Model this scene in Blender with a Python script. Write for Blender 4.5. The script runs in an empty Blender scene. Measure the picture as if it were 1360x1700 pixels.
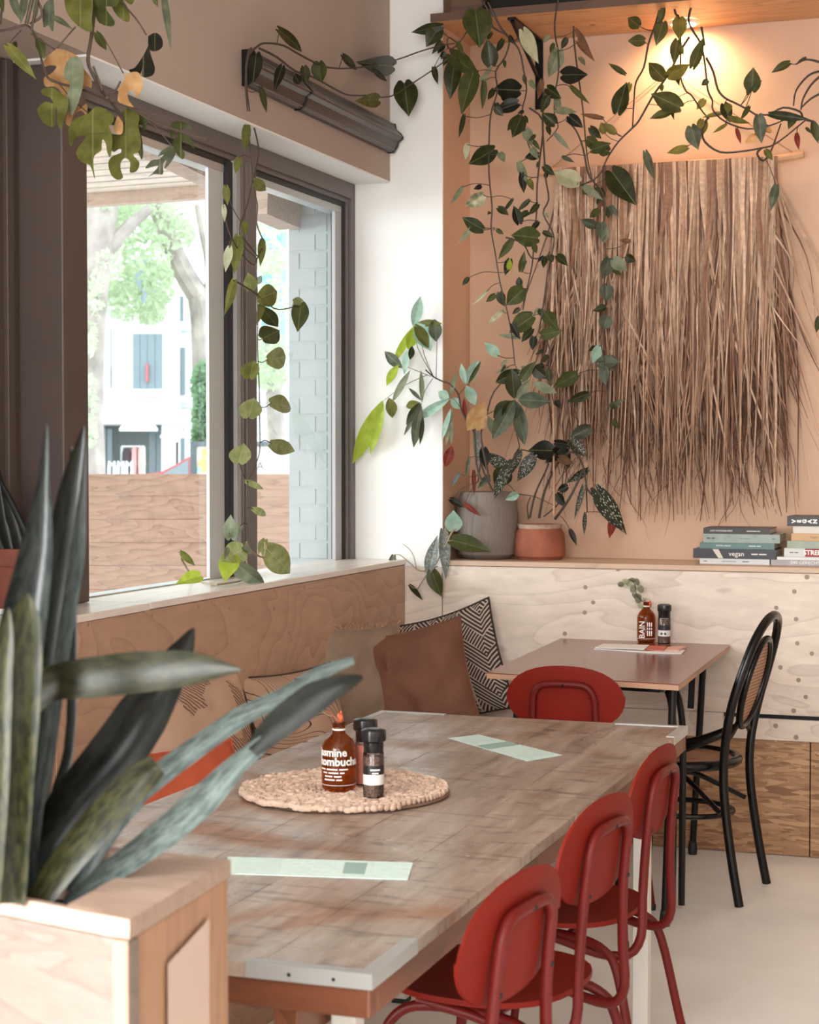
import bpy, bmesh, math, random
from math import sin, cos, pi, radians, sqrt
from mathutils import Vector, Matrix, geometry, noise

S = bpy.context.scene
COL = S.collection
V = Vector

# ---------------------------------------------------------------- camera
F_PX, W_PX, H_PX = 2960.0, 1360.0, 1700.0
CAM_H = 1.5
YAW, PITCH = radians(19.29), radians(1.88)
cam_d = bpy.data.cameras.new('camera')
cam = bpy.data.objects.new('camera', cam_d)
COL.objects.link(cam)
cam_d.sensor_fit = 'VERTICAL'
cam_d.sensor_height = 36.0
cam_d.lens = 36.0 * F_PX / H_PX
cam_d.clip_start = 0.05
cam_d.clip_end = 300
cam.location = (0, 0, CAM_H)
cam.rotation_euler = (pi / 2 - PITCH, 0, YAW)
cam_d.dof.use_dof = True
cam_d.dof.focus_distance = 5.2
cam_d.dof.aperture_fstop = 8.0
S.camera = cam

# ---------------------------------------------------------------- world, lights, exposure
world = bpy.data.worlds.new('world')
S.world = world
world.use_nodes = True
wn = world.node_tree.nodes
wn['Background'].inputs[0].default_value = (0.86, 0.95, 1.0, 1)
wn['Background'].inputs[1].default_value = 1.75

def area(name, loc, rot, sx, sy, power, col):
    l = bpy.data.lights.new(name, 'AREA')
    l.shape = 'RECTANGLE'
    l.size, l.size_y, l.energy, l.color = sx, sy, power, col
    o = bpy.data.objects.new(name, l)
    o.location, o.rotation_euler = loc, rot
    COL.objects.link(o)
    return o
# daylight through the further shop windows beside and behind the camera
area('daylight_side', (-2.95, -1.0, 1.75), (0, radians(-90), 0), 2.2, 2.8, 470, (0.97, 0.985, 1.0))
lw_ = area('daylight_window', (-5.2, 3.4, 2.5), (0, 0, 0), 3.2, 1.8, 75, (0.95, 0.98, 1.0))
lw_.rotation_euler = Vector((3.6, 2.5, -1.2)).to_track_quat('-Z', 'Y').to_euler()
area('daylight_rear', (-0.35, -2.62, 2.45), (radians(66), 0, 0), 3.6, 1.7, 90, (1.0, 0.97, 0.95))
# overcast sky brightness arriving at the corner window

S.view_settings.view_transform = 'Standard'
S.view_settings.look = 'None'
S.view_settings.gamma = 1.0
S.view_settings.use_curve_mapping = False
S.view_settings.exposure = 1.2

# ---------------------------------------------------------------- helpers
_f = V((-sin(YAW) * cos(PITCH), cos(YAW) * cos(PITCH), -sin(PITCH)))
_r = V((cos(YAW), sin(YAW), 0))
_u = _r.cross(_f)
_c = V((0, 0, CAM_H))

def ray(x, y):
    return _f + _r * ((x - 680) / F_PX) - _u * ((y - 850) / F_PX)
def PY(x, y, Y):
    d = ray(x, y); return _c + d * (Y / d.y)
def PX(x, y, X):
    d = ray(x, y); return _c + d * (X / d.x)
def PZ(x, y, Z):
    d = ray(x, y); return _c + d * ((Z - CAM_H) / d.z)
def PW(x, y, w):
    return _c + ray(x, y) * w

ORG = {}

class MB:
    def __init__(s):
        s.v, s.f, s.uv = [], [], []
    def quad(s, a, b, c, d):
        i = len(s.v); s.v += [V(a), V(b), V(c), V(d)]; s.f.append((i, i+1, i+2, i+3)); return s
    def poly(s, pts):
        i = len(s.v); s.v += [V(p) for p in pts]; s.f.append(tuple(range(i, i+len(pts)))); return s
    def box(s, a, b):
        x0, y0, z0 = a; x1, y1, z1 = b
        return s.hexa([(x0,y0,z0),(x1,y0,z0),(x1,y1,z0),(x0,y1,z0)], [(x0,y0,z1),(x1,y0,z1),(x1,y1,z1),(x0,y1,z1)])
    def hexa(s, lo, hi):
        i = len(s.v); n = len(lo)
        s.v += [V(p) for p in lo] + [V(p) for p in hi]
        s.f.append(tuple(i+k for k in reversed(range(n))))
        s.f.append(tuple(i+n+k for k in range(n)))
        for k in range(n):
            j = (k+1) % n
            s.f.append((i+k, i+j, i+n+j, i+n+k))
        return s
    def bar(s, p, q, w, h, up=(0,0,1)):
        p, q = V(p), V(q); d = (q-p).normalized(); up = V(up)
        if abs(d.dot(up)) > .98: up = V((1,0,0))
        a = d.cross(up).normalized()*(w/2); b = a.cross(d).normalized()*(h/2)
        return s.hexa([p-a-b, p+a-b, p+a+b, p-a+b], [q-a-b, q+a-b, q+a+b, q-a+b])
    def tube(s, pts, r, n=7, cap=True):
        pts = [V(p) for p in pts]; m = len(pts)
        if not hasattr(r, '__len__'): r = [r]*m
        base = len(s.v); prev = None
        for k in range(m):
            d = (pts[min(k+1, m-1)] - pts[max(k-1, 0)])
            if d.length < 1e-9: d = V((0,0,1))
            d.normalize()
            if prev is None:
                t = V((0,0,1)) if abs(d.z) < .9 else V((1,0,0))
                a = d.cross(t).normalized()
            else:
                a = prev - d*prev.dot(d)
                if a.length < 1e-6: a = d.cross(V((1,0,0)))
                a.normalize()
            prev = a; b = d.cross(a)
            for j in range(n):
                th = 2*pi*j/n
                s.v.append(pts[k] + (a*cos(th) + b*sin(th))*r[k])
        for k in range(m-1):
            for j in range(n):
                j2 = (j+1) % n
                s.f.append((base+k*n+j, base+k*n+j2, base+(k+1)*n+j2, base+(k+1)*n+j))
        if cap:
            s.f.append(tuple(base+j for j in reversed(range(n))))
            s.f.append(tuple(base+(m-1)*n+j for j in range(n)))
        return s
    def lathe(s, prof, c=(0,0,0), n=32, cap=True):
        c = V(c); base = len(s.v); m = len(prof)
        for (r, z) in prof:
            for j in range(n):
                th = 2*pi*j/n; s.v.append(c + V((r*cos(th), r*sin(th), z)))
        for k in range(m-1):
            for j in range(n):
                j2 = (j+1) % n
                s.f.append((base+k*n+j, base+k*n+j2, base+(k+1)*n+j2, base+(k+1)*n+j))
        if cap:
            s.f.append(tuple(base+j for j in reversed(range(n))))
            s.f.append(tuple(base+(m-1)*n+j for j in range(n)))
        return s
    def ball(s, c, r, n=8, m=5, sc=(1,1,1), rot=None):
        c = V(c); base = len(s.v)
        for k in range(m+1):
            ph = pi*k/m
            for j in range(n):
                th = 2*pi*j/n
                p = V((sin(ph)*cos(th)*sc[0], sin(ph)*sin(th)*sc[1], cos(ph)*sc[2]))*r
                if rot: p = rot @ p
                s.v.append(c+p)
        for k in range(m):
            for j in range(n):
                j2 = (j+1) % n
                s.f.append((base+k*n+j, base+(k+1)*n+j, base+(k+1)*n+j2, base+k*n+j2))
        return s
    def build(s, name, mat, parent=None, smooth=False, bevel=0, label=None, cat=None, group=None, kind=None, weld=False, bseg=2):
        me = bpy.data.meshes.new(name)
        o0 = ORG.get(parent.name, V((0,0,0))) if parent else V((0,0,0))
        me.from_pydata([v - o0 for v in s.v], [], s.f)
        if s.uv:
            uvl = me.uv_layers.new(name='UVMap')
            for li, l in enumerate(me.loops): uvl.data[li].uv = s.uv[l.vertex_index]
        if bevel or weld:
            bm = bmesh.new(); bm.from_mesh(me)
            bmesh.ops.remove_doubles(bm, verts=bm.verts, dist=1e-5)
            if bevel:
                bmesh.ops.bevel(bm, geom=[e for e in bm.edges if len(e.link_faces) == 2 and e.calc_face_angle(0) > .5], offset=bevel, segments=bseg, affect='EDGES', profile=.6, clamp_overlap=True)
            bmesh.ops.recalc_face_normals(bm, faces=bm.faces)
            bm.to_mesh(me); bm.free()
        if smooth:
            me.shade_smooth()
            try: me.set_sharp_from_angle(angle=radians(38))
            except Exception: pass
        return link(name, me, mat, parent, label, cat, group, kind)

def link(name, me, mat, parent=None, label=None, cat=None, group=None, kind=None):
    o = bpy.data.objects.new(name, me)
    if mat:
        for m in (mat if isinstance(mat, (list, tuple)) else [mat]): me.materials.append(m)
    COL.objects.link(o)
    if parent: o.parent = parent
    tag(o, label, cat, group, kind)
    ORG[o.name] = ORG.get(parent.name, V((0,0,0))) if parent else V((0,0,0))
    return o

def tag(o, label=None, cat=None, group=None, kind=None):
    if label: o['label'] = label
    if cat: o['category'] = cat
    if group: o['group'] = group
    if kind: o['kind'] = kind
    return o

def thing(name, label, cat, loc, group=None, rz=0, local=False):
    o = bpy.data.objects.new(name, None)
    o.empty_display_size = .05
    COL.objects.link(o)
    o.location = loc; o.rotation_euler = (0, 0, rz)
    tag(o, label, cat, group)
    ORG[o.name] = V((0,0,0)) if local else V(loc)
    return o

def copy_thing(root, loc, rz, label):
    def cp(o, parent):
        c = o.copy(); COL.objects.link(c)
        if parent: c.parent = parent
        for ch in list(o.children): cp(ch, c)
        return c
    r = cp(root, None); r.location = loc; r.rotation_euler = (0, 0, rz); r['label'] = label
    return r

def inst(src, name, parent, mtx):
    o = bpy.data.objects.new(name, src)
    COL.objects.link(o); o.parent = parent; o.matrix_local = mtx
    return o

def smoothpath(pts, sub=4):
    pts = [V(p) for p in pts]; out = []
    n = len(pts)
    for i in range(n-1):
        p0, p1, p2, p3 = pts[max(i-1,0)], pts[i], pts[i+1], pts[min(i+2,n-1)]
        for k in range(sub):
            t = k/sub
            out.append(.5*((2*p1)+(p2-p0)*t+(2*p0-5*p1+4*p2-p3)*t*t+(3*p1-p0-3*p2+p3)*t**3))
    out.append(pts[-1]); return out

def text_mesh(body, size, depth=0.0004, bold=0.0):
    c = bpy.data.curves.new('txt', 'FONT'); c.body = body; c.size = size; c.extrude = depth; c.offset = bold
    c.resolution_u = 2; c.align_x = 'CENTER'; c.align_y = 'CENTER'
    o = bpy.data.objects.new('txt', c); COL.objects.link(o)
    bpy.context.view_layer.update()
    me = bpy.data.meshes.new_from_object(o.evaluated_get(bpy.context.evaluated_depsgraph_get()))
    bpy.data.objects.remove(o); bpy.data.curves.remove(c)
    return me
def dash_mesh(words, size):
    # unreadable small print, laid out as word-length strokes
    tot = sum(words)+len(words)-1; x = -tot*size*.3; vs, fs = [], []
    for w in words:
        n = max(2, int(w)); x1 = x+w*size*.6
        for k in range(n):
            a, b = x+(x1-x)*k/n, x+(x1-x)*(k+1)/n; i = len(vs)
            vs += [(a,-size*.28,0),(b,-size*.28,0),(b,size*.28,0),(a,size*.28,0)]; fs.append((i,i+1,i+2,i+3))
        x = x1+size*.6
    me = bpy.data.meshes.new('small_print'); me.from_pydata(vs, [], fs); return me
def text(body, size, mat, parent, origin, xd, yd, name='lettering', bold=0.0, wid=None, wrap=None):
    if isinstance(body, (list, tuple)): me = dash_mesh(body, size); name = 'small_print'
    else: me = text_mesh(body, size, bold=bold)
    me.name = name
    xs = [v.co.x for v in me.vertices]
    sc = 1.0
    if wid and xs: sc = wid/(max(xs)-min(xs))
    xd, yd = V(xd).normalized(), V(yd).normalized(); zd = xd.cross(yd)
    o0 = ORG.get(parent.name, V((0,0,0))) if parent else V((0,0,0))
    for v in me.vertices:
        x, y, z = v.co.x*sc, v.co.y, v.co.z
        if wrap:     # wrapped round a vertical cylinder of radius wrap centred at origin
            base = math.atan2(xd.y, xd.x)
            a = base - pi/2 + x/wrap
            rr = wrap + .0003 + z
            p = V((cos(a)*rr, sin(a)*rr, 0)) + V((0,0,1))*y + V(origin)
        else:
            p = V(origin) + xd*x + yd*y + zd*z
        v.co = p - o0
    return link(name, me, mat, parent)

# ---------------------------------------------------------------- materials
def new_mat(name):
    m = bpy.data.materials.new(name); m.use_nodes = True
    return m, m.node_tree.nodes, m.node_tree.links, m.node_tree.nodes['Principled BSDF']

def solid(name, col, rough=.5, metal=0, bump=0, bscale=60, var=.0, vscale=8, coat=0, spec=.5):
    m, N, L, P = new_mat(name)
    P.inputs['Base Color'].default_value = (*col, 1)
    P.inputs['Roughness'].default_value = rough
    P.inputs['Metallic'].default_value = metal
    P.inputs['Coat Weight'].default_value = coat
    P.inputs['Specular IOR Level'].default_value = spec
    tc = N.new('ShaderNodeTexCoord')
    if var:
        n = N.new('ShaderNodeTexNoise'); n.inputs['Scale'].default_value = vscale; n.inputs['Detail'].default_value = 6
        L.new(tc.outputs['Object'], n.inputs['Vector'])
        r = N.new('ShaderNodeValToRGB')
        r.color_ramp.elements[0].position = .3; r.color_ramp.elements[1].position = .7
        r.color_ramp.elements[0].color = (*[max(0, c*(1-var)) for c in col], 1)
        r.color_ramp.elements[1].color = (*[min(1, c*(1+var)) for c in col], 1)
        L.new(n.outputs['Fac'], r.inputs['Fac']); L.new(r.outputs['Color'], P.inputs['Base Color'])
    if bump:
        n2 = N.new('ShaderNodeTexNoise'); n2.inputs['Scale'].default_value = bscale; n2.inputs['Detail'].default_value = 5
        L.new(tc.outputs['Object'], n2.inputs['Vector'])
        b = N.new('ShaderNodeBump'); b.inputs['Strength'].default_value = bump; b.inputs['Distance'].default_value = .004
        L.new(n2.outputs['Fac'], b.inputs['Height']); L.new(b.outputs['Normal'], P.inputs['Normal'])
    return m

def ramp(N, stops):
    r = N.new('ShaderNodeValToRGB'); e = r.color_ramp.elements
    e[0].position, e[0].color = stops[0][0], (*stops[0][1], 1)
    e[1].position, e[1].color = stops[-1][0], (*stops[-1][1], 1)
    for p, c in stops[1:-1]:
        x = e.new(p); x.color = (*c, 1)
    return r

def wood(name, dark, light, axis='X', scale=1.0, rings=9, rough=.45, knots=0, coat=0, bump=.12, dist=3.0, stretch=9):
    """plain grain stretched along an axis, with cathedral figure and optional knots"""
    m, N, L, P = new_mat(name)
    tc = N.new('ShaderNodeTexCoord'); mp = N.new('ShaderNodeMapping')
    s = {'X': (1, stretch, stretch), 'Y': (stretch, 1, stretch), 'Z': (stretch, stretch, 1)}[axis]
    mp.inputs['Scale'].default_value = [k*scale*.35 for k in s]
    L.new(tc.outputs['Object'], mp.inputs['Vector'])
    n1 = N.new('ShaderNodeTexNoise'); n1.inputs['Scale'].default_value = 1.3; n1.inputs['Detail'].default_value = 3; n1.inputs['Distortion'].default_value = .4
    L.new(mp.outputs['Vector'], n1.inputs['Vector'])
    mul = N.new('ShaderNodeMath'); mul.operation = 'MULTIPLY'; mul.inputs[1].default_value = rings
    L.new(n1.outputs['Fac'], mul.inputs[0])
    fr = N.new('ShaderNodeMath'); fr.operation = 'FRACT'; L.new(mul.outputs[0], fr.inputs[0])
    n2 = N.new('ShaderNodeTexNoise'); n2.inputs['Scale'].default_value = 16; n2.inputs['Detail'].default_value = 8; n2.inputs['Roughness'].default_value = .7
    L.new(mp.outputs['Vector'], n2.inputs['Vector'])
    mid = [(a+b)/2 for a, b in zip(dark, light)]
    r = ramp(N, [(0, light), (.55, [a*.45+b*.55 for a, b in zip(mid, light)]), (.86, mid), (.95, dark), (1, light)])
    L.new(fr.outputs[0], r.inputs['Fac'])
    r2 = ramp(N, [(.3, [c*.8 for c in mid]), (.7, light)])
    L.new(n2.outputs['Fac'], r2.inputs['Fac'])
    mx = N.new('ShaderNodeMix'); mx.data_type = 'RGBA'; mx.inputs['Factor'].default_value = .5
    L.new(r.outputs['Color'], mx.inputs['A']); L.new(r2.outputs['Color'], mx.inputs['B'])
    out = mx.outputs['Result']
    if knots:
        vo = N.new('ShaderNodeTexVoronoi'); vo.inputs['Scale'].default_value = knots
        mp2 = N.new('ShaderNodeMapping'); mp2.inputs['Scale'].default_value = {'X': (1,1,2), 'Y': (2,1,1), 'Z': (1,2,.45)}[axis]
        L.new(tc.outputs['Object'], mp2.inputs['Vector']); L.new(mp2.outputs['Vector'], vo.inputs['Vector'])
        rk = ramp(N, [(.035, (1,1,1)), (.075, (0,0,0))])
        L.new(vo.outputs['Distance'], rk.inputs['Fac'])
        mk = N.new('ShaderNodeMix'); mk.data_type = 'RGBA'
        L.new(rk.outputs['Color'], mk.inputs['Factor']); L.new(out, mk.inputs['A'])
        mk.inputs['B'].default_value = (*[c*.5 for c in dark], 1)
        out = mk.outputs['Result']
    L.new(out, P.inputs['Base Color'])
    P.inputs['Roughness'].default_value = rough; P.inputs['Coat Weight'].default_value = coat
    b = N.new('ShaderNodeBump'); b.inputs['Strength'].default_value = bump; b.inputs['Distance'].default_value = .002
    L.new(n2.outputs['Fac'], b.inputs['Height']); L.new(b.outputs['Normal'], P.inputs['Normal'])
    return m

def leaf_mat(name, col, col2=None, rough=.38, spots=False, trans=.35, vein=(.5,.55,.3), band=False):
    m, N, L, P = new_mat(name)
    col2 = col2 or [min(1, c*1.35) for c in col]
    uv = N.new('ShaderNodeUVMap'); sp = N.new('ShaderNodeSeparateXYZ'); L.new(uv.outputs['UV'], sp.inputs['Vector'])
    tc = N.new('ShaderNodeTexCoord')
    n = N.new('ShaderNodeTexNoise'); n.inputs['Scale'].default_value = 30; n.inputs['Detail'].default_value = 3
    L.new(tc.outputs['Object'], n.inputs['Vector'])
    r = ramp(N, [(.35, col), (.68, col2)]); L.new(n.outputs['Fac'], r.inputs['Fac'])
    out = r.outputs['Color']
    if band:   # cross bands of a snake plant
        w = N.new('ShaderNodeTexNoise'); w.inputs['Scale'].default_value = 1.0; w.inputs['Detail'].default_value = 4; w.inputs['Roughness'].default_value = .65
        mp = N.new('ShaderNodeMapping'); mp.inputs['Scale'].default_value = (38, 3.2, 1); L.new(uv.outputs['UV'], mp.inputs['Vector']); L.new(mp.outputs['Vector'], w.inputs['Vector'])
        rb = ramp(N, [(.42, (0,0,0)), (.58, (1,1,1))]); L.new(w.outputs['Fac'], rb.inputs['Fac'])
        mb_ = N.new('ShaderNodeMix'); mb_.data_type = 'RGBA'; L.new(rb.outputs['Color'], mb_.inputs['Factor'])
        mb_.inputs['A'].default_value = (*col, 1); mb_.inputs['B'].default_value = (*col2, 1); out = mb_.outputs['Result']
    else:      # pale midrib
        ab = N.new('ShaderNodeMath'); ab.operation = 'ABSOLUTE'; L.new(sp.outputs['Y'], ab.inputs[0])
        rv = ramp(N, [(.0, (.55,.55,.55)), (.05, (0,0,0))]); L.new(ab.outputs[0], rv.inputs['Fac'])
        mv = N.new('ShaderNodeMix'); mv.data_type = 'RGBA'; L.new(rv.outputs['Color'], mv.inputs['Factor'])
        L.new(out, mv.inputs['A']); mv.inputs['B'].default_value = (*[min(1, a*.5+b*.5) for a, b in zip(col2, vein)], 1); out = mv.outputs['Result']
    if spots:
        vo = N.new('ShaderNodeTexVoronoi'); vo.inputs['Scale'].default_value = 1
        mp = N.new('ShaderNodeMapping'); mp.inputs['Scale'].default_value = (11, 8, 1)
        L.new(uv.outputs['UV'], mp.inputs['Vector']); L.new(mp.outputs['Vector'], vo.inputs['Vector'])
        rs = ramp(N, [(.2, (1,1,1)), (.27, (0,0,0))]); L.new(vo.outputs['Distance'], rs.inputs['Fac'])
        ms = N.new('ShaderNodeMix'); ms.data_type = 'RGBA'; L.new(rs.outputs['Color'], ms.inputs['Factor'])
        L.new(out, ms.inputs['A']); ms.inputs['B'].default_value = (.62,.66,.56,1); out = ms.outputs['Result']
    L.new(out, P.inputs['Base Color']); P.inputs['Roughness'].default_value = rough
    P.inputs['Specular IOR Level'].default_value = .16
    if trans:
        t = N.new('ShaderNodeBsdfTranslucent'); L.new(out, t.inputs['Color'])
        mx = N.new('ShaderNodeMixShader'); mx.inputs[0].default_value = trans
        L.new(P.outputs[0], mx.inputs[1]); L.new(t.outputs[0], mx.inputs[2])
        L.new(mx.outputs[0], N['Material Output'].inputs['Surface'])
    return m

def glass_sheet(name, tint=(1,1,1), gloss=.1):
    m, N, L, P = new_mat(name)
    N.remove(P)
    t = N.new('ShaderNodeBsdfTransparent'); t.inputs[0].default_value = (*tint, 1)
    g = N.new('ShaderNodeBsdfGlossy'); g.inputs['Roughness'].default_value = .03
    lw = N.new('ShaderNodeFresnel'); lw.inputs[0].default_value = 1.45
    ml = N.new('ShaderNodeMath'); ml.operation = 'MULTIPLY'; ml.inputs[1].default_value = gloss*10; ml.use_clamp = True
    L.new(lw.outputs[0], ml.inputs[0])
    mx = N.new('ShaderNodeMixShader'); L.new(ml.outputs[0], mx.inputs[0]); L.new(t.outputs[0], mx.inputs[1]); L.new(g.outputs[0], mx.inputs[2])
    L.new(mx.outputs[0], N['Material Output'].inputs['Surface'])
    return m

M = {}
M['plaster'] = solid('plaster_grey', (.56,.50,.455), .85, var=.05, vscale=1.6, bump=.12, bscale=45)
M['plaster_dark'] = solid('plaster_shaded', (.40,.315,.265), .85, var=.06, vscale=1.5, bump=.1, bscale=45)  # brown shade of the window wall, out of direct light, mixed into its colour
M['plaster_back'] = solid('plaster_peach', (.62,.40,.275), .8, var=.06, vscale=1.3, bump=.12, bscale=30)
M['white'] = solid('white_paint', (.80,.79,.76), .7, var=.03, vscale=3, bump=.05)
M['ceiling'] = solid('ceiling_paint', (.55,.5,.45), .9)
M['floor'] = solid('poured_floor', (.90,.90,.87), .42, var=.09, vscale=2.2, bump=.03, bscale=20)
M['ply_left'] = wood('plywood_side', (.33,.195,.13), (.53,.34,.235), 'Y', 1.4, 22, .55, stretch=3.6, knots=5)  # same plywood, darker and redder: shade of the side turned from daylight is painted in
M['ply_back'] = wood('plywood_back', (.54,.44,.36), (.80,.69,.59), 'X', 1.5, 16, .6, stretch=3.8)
M['wall_far'] = solid('far_wall_paint', (.30,.24,.20), .85)
M['ply_edge'] = wood('plywood_edge', (.40,.26,.17), (.58,.40,.28), 'X', 1, 6, .6)
M['sill'] = wood('sill_board', (.66,.57,.49), (.85,.79,.72), 'Y', 1, 8, .25)
M['ledge'] = wood('ledge_board', (.45,.30,.20), (.66,.47,.34), 'X', 1, 8, .5)
M['plug'] = solid('wood_plug', (.33,.24,.18), .7)
M['frame'] = solid('window_frame_paint', (.135,.112,.103), .45, bump=.02)
M['frame_lit'] = solid('window_frame_daylit', (.36,.355,.35), .4)  # lighter copy of the frame paint, with the daylight on it in the colour
M['rubber'] = solid('black_rubber', (.012,.012,.012), .5)
M['post'] = solid('dark_brown_paint', (.075,.052,.044), .5, var=.06, vscale=2)
M['roller'] = solid('awning_housing', (.055,.040,.034), .35)
M['black'] = solid('black_metal', (.009,.008,.008), .35, spec=.25)
M['black_gloss'] = solid('black_lacquer', (.006,.005,.005), .2, spec=.3)
M['sash_lit'] = solid('sash_grey_daylit', (.52,.55,.55), .35)  # sash made pale in colour to stand for light reflected onto it
M['pane'] = glass_sheet('window_pane', (.96,.99,.99), .1)
M['shelf'] = wood('pine_shelf', (.40,.17,.07), (.72,.40,.19), 'X', 1.4, 9, .5, knots=4, stretch=7)
M['shelf_edge'] = wood('shelf_edge', (.06,.03,.02), (.13,.065,.04), 'X', 1, 8, .6)
M['steel'] = solid('brushed_steel', (.46,.47,.46), .35, .35)
M['white_steel'] = solid('white_steel', (.66,.64,.58), .4)
M['red'] = solid('red_painted_metal', (.12,.008,.006), .42, spec=.25, var=.05, vscale=5)
M['red_shell'] = solid('red_painted_shell', (.18,.013,.007), .5, spec=.12, var=.08, vscale=6, bump=.03, bscale=200)
M['bistro'] = wood('varnished_red_brown_top', (.12,.030,.018), (.24,.070,.042), 'X', 1, 8, .18, coat=.0, bump=.03)
M['bistro'].node_tree.nodes['Principled BSDF'].inputs['Specular IOR Level'].default_value = .25
M['bistro_edge'] = solid('pale_table_edge', (.46,.27,.17), .5)
M['soil'] = solid('potting_soil', (.03,.02,.015), .95, bump=.6, bscale=90)
M['terracotta'] = solid('terracotta', (.30,.09,.048), .75, var=.22, vscale=14, bump=.1)
M['grey_pot'] = wood('grey_cement_pot', (.11,.085,.072), (.24,.195,.165), 'Z', 2.4, 4, .75, stretch=7, bump=.4)
M['amber'] = None
M['cap'] = solid('black_plastic', (.012,.012,.013), .25)
M['label_black'] = solid('black_label', (.015,.015,.017), .4)
M['label_white'] = solid('white_label', (.75,.76,.74), .5)
M['print_white'] = solid('white_print', (.85,.83,.78), .5)
M['pepper'] = solid('peppercorns', (.20,.12,.09), .7, var=.7, vscale=260, bump=.8, bscale=300)
M['salt'] = solid('pink_salt', (.75,.42,.36), .6, var=.2, vscale=300)
M['paper_mint'] = solid('mint_paper', (.66,.85,.80), .6, var=.08, vscale=60)
M['paper_mint_dark'] = solid('mint_print', (.30,.47,.42), .6)
M['paper_white'] = solid('white_paper', (.82,.80,.78), .6)
M['paper_red'] = solid('red_paper', (.60,.15,.10), .6)
M['jute'] = solid('jute_braid', (.62,.46,.36), .85, var=.25, vscale=40)
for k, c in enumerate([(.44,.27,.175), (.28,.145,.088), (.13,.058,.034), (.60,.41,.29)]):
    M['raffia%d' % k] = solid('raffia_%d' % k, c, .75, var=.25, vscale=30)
M['rod'] = solid('driftwood_rod', (.62,.36,.20), .7, var=.15, vscale=20)
M['twine'] = solid('twine', (.40,.24,.14), .9)
M['stem'] = solid('plant_stem', (.055,.035,.022), .6)
M['stem_pale'] = solid('pale_plant_stem', (.30,.24,.14), .6)
M['cane_stick'] = solid('bamboo_stick', (.50,.30,.17), .6)

LM = {
 'd': leaf_mat('leaf_dark', (.024,.028,.009), (.044,.048,.016), .3, trans=.2),
 'k': leaf_mat('leaf_near_black', (.011,.011,.007), (.022,.021,.013), .3, trans=.12),
 'g': leaf_mat('leaf_green', (.052,.062,.020), (.088,.098,.032), .35),
 'o': leaf_mat('leaf_olive', (.12,.125,.03), (.20,.20,.055), .4, trans=.45),
 's': leaf_mat('leaf_sage', (.16,.19,.115), (.27,.30,.20), .4),
 'p': leaf_mat('leaf_pale', (.40,.42,.26), (.52,.54,.38), .4, trans=.3),
 'y': leaf_mat('leaf_lime', (.32,.42,.035), (.46,.55,.08), .4, trans=.5),
 'm': leaf_mat('leaf_mint_sheen', (.24,.40,.31), (.42,.58,.48), .3, trans=.25),  # mint stands for the sheen on glossy leaves, painted as leaf colour
 'q': leaf_mat('leaf_grey_green', (.065,.078,.048), (.12,.135,.09), .35, trans=.2),
 'a': leaf_mat('leaf_amber', (.52,.30,.12), (.68,.46,.24), .5, trans=.5, vein=(.7,.45,.2)),
 'b': leaf_mat('leaf_brown', (.12,.055,.03), (.20,.10,.05), .6, trans=.3),
 'r': leaf_mat('leaf_red', (.16,.022,.015), (.26,.045,.03), .45, trans=.35),
 'B': leaf_mat('leaf_spotted', (.022,.021,.011), (.04,.037,.02), .3, spots=True, trans=.12),
 'C': leaf_mat('leaf_spotted_pale', (.12,.13,.12), (.20,.22,.2), .3, spots=True, trans=.12),
 'w': leaf_mat('leaf_variegated', (.15,.17,.08), (.62,.60,.42), .4),
 'e': leaf_mat('eucalyptus', (.13,.10,.085), (.24,.20,.17), .5),
 'S': leaf_mat('snake_leaf_dark', (.005,.006,.005), (.010,.011,.008), .28, trans=0, band=True),
 'T': leaf_mat('snake_leaf_banded', (.009,.010,.004), (.032,.032,.011), .32, trans=0, band=True),
 'U': leaf_mat('snake_leaf_grey', (.009,.011,.010), (.021,.025,.022), .26, trans=0, band=True),
 'W': leaf_mat('snake_leaf_highlight', (.045,.058,.053), (.095,.12,.11), .3, trans=0, band=True),  # lighter copy, the blades' pale highlights put into the colour
 'V': leaf_mat('snake_leaf_olive', (.008,.009,.004), (.019,.018,.007), .4, trans=0, band=True),
 'v': leaf_mat('leaf_backlit', (.21,.23,.08), (.33,.34,.15), .4, trans=.5),
}
def amber_glass():
    m, N, L, P = new_mat('amber_glass')
    P.inputs['Base Color'].default_value = (.13,.034,.006,1)
    P.inputs['Roughness'].default_value = .06
    P.inputs['Coat Weight'].default_value = .6
    t = N.new('ShaderNodeBsdfTransparent'); t.inputs[0].default_value = (.78,.33,.06,1)
    mx = N.new('ShaderNodeMixShader'); mx.inputs[0].default_value = .62
    L.new(P.outputs[0], mx.inputs[1]); L.new(t.outputs[0], mx.inputs[2]); L.new(mx.outputs[0], N['Material Output'].inputs['Surface'])
    return m
M['amber'] = amber_glass()
M['clear'] = glass_sheet('clear_jar_glass', (.94,.95,.94), .12)
# ================================================================ THE ROOM
YF, YW, XP, XU, XG, ZL = 6.694, 7.05, -2.363, -2.425, -2.573, 1.078
ZS = 2.58     # soffit height
ZC = 3.7
def struct(mb, name, mat, parent=None, **k): return mb.build(name, mat, parent, kind=None if parent else 'structure', **k)

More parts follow.
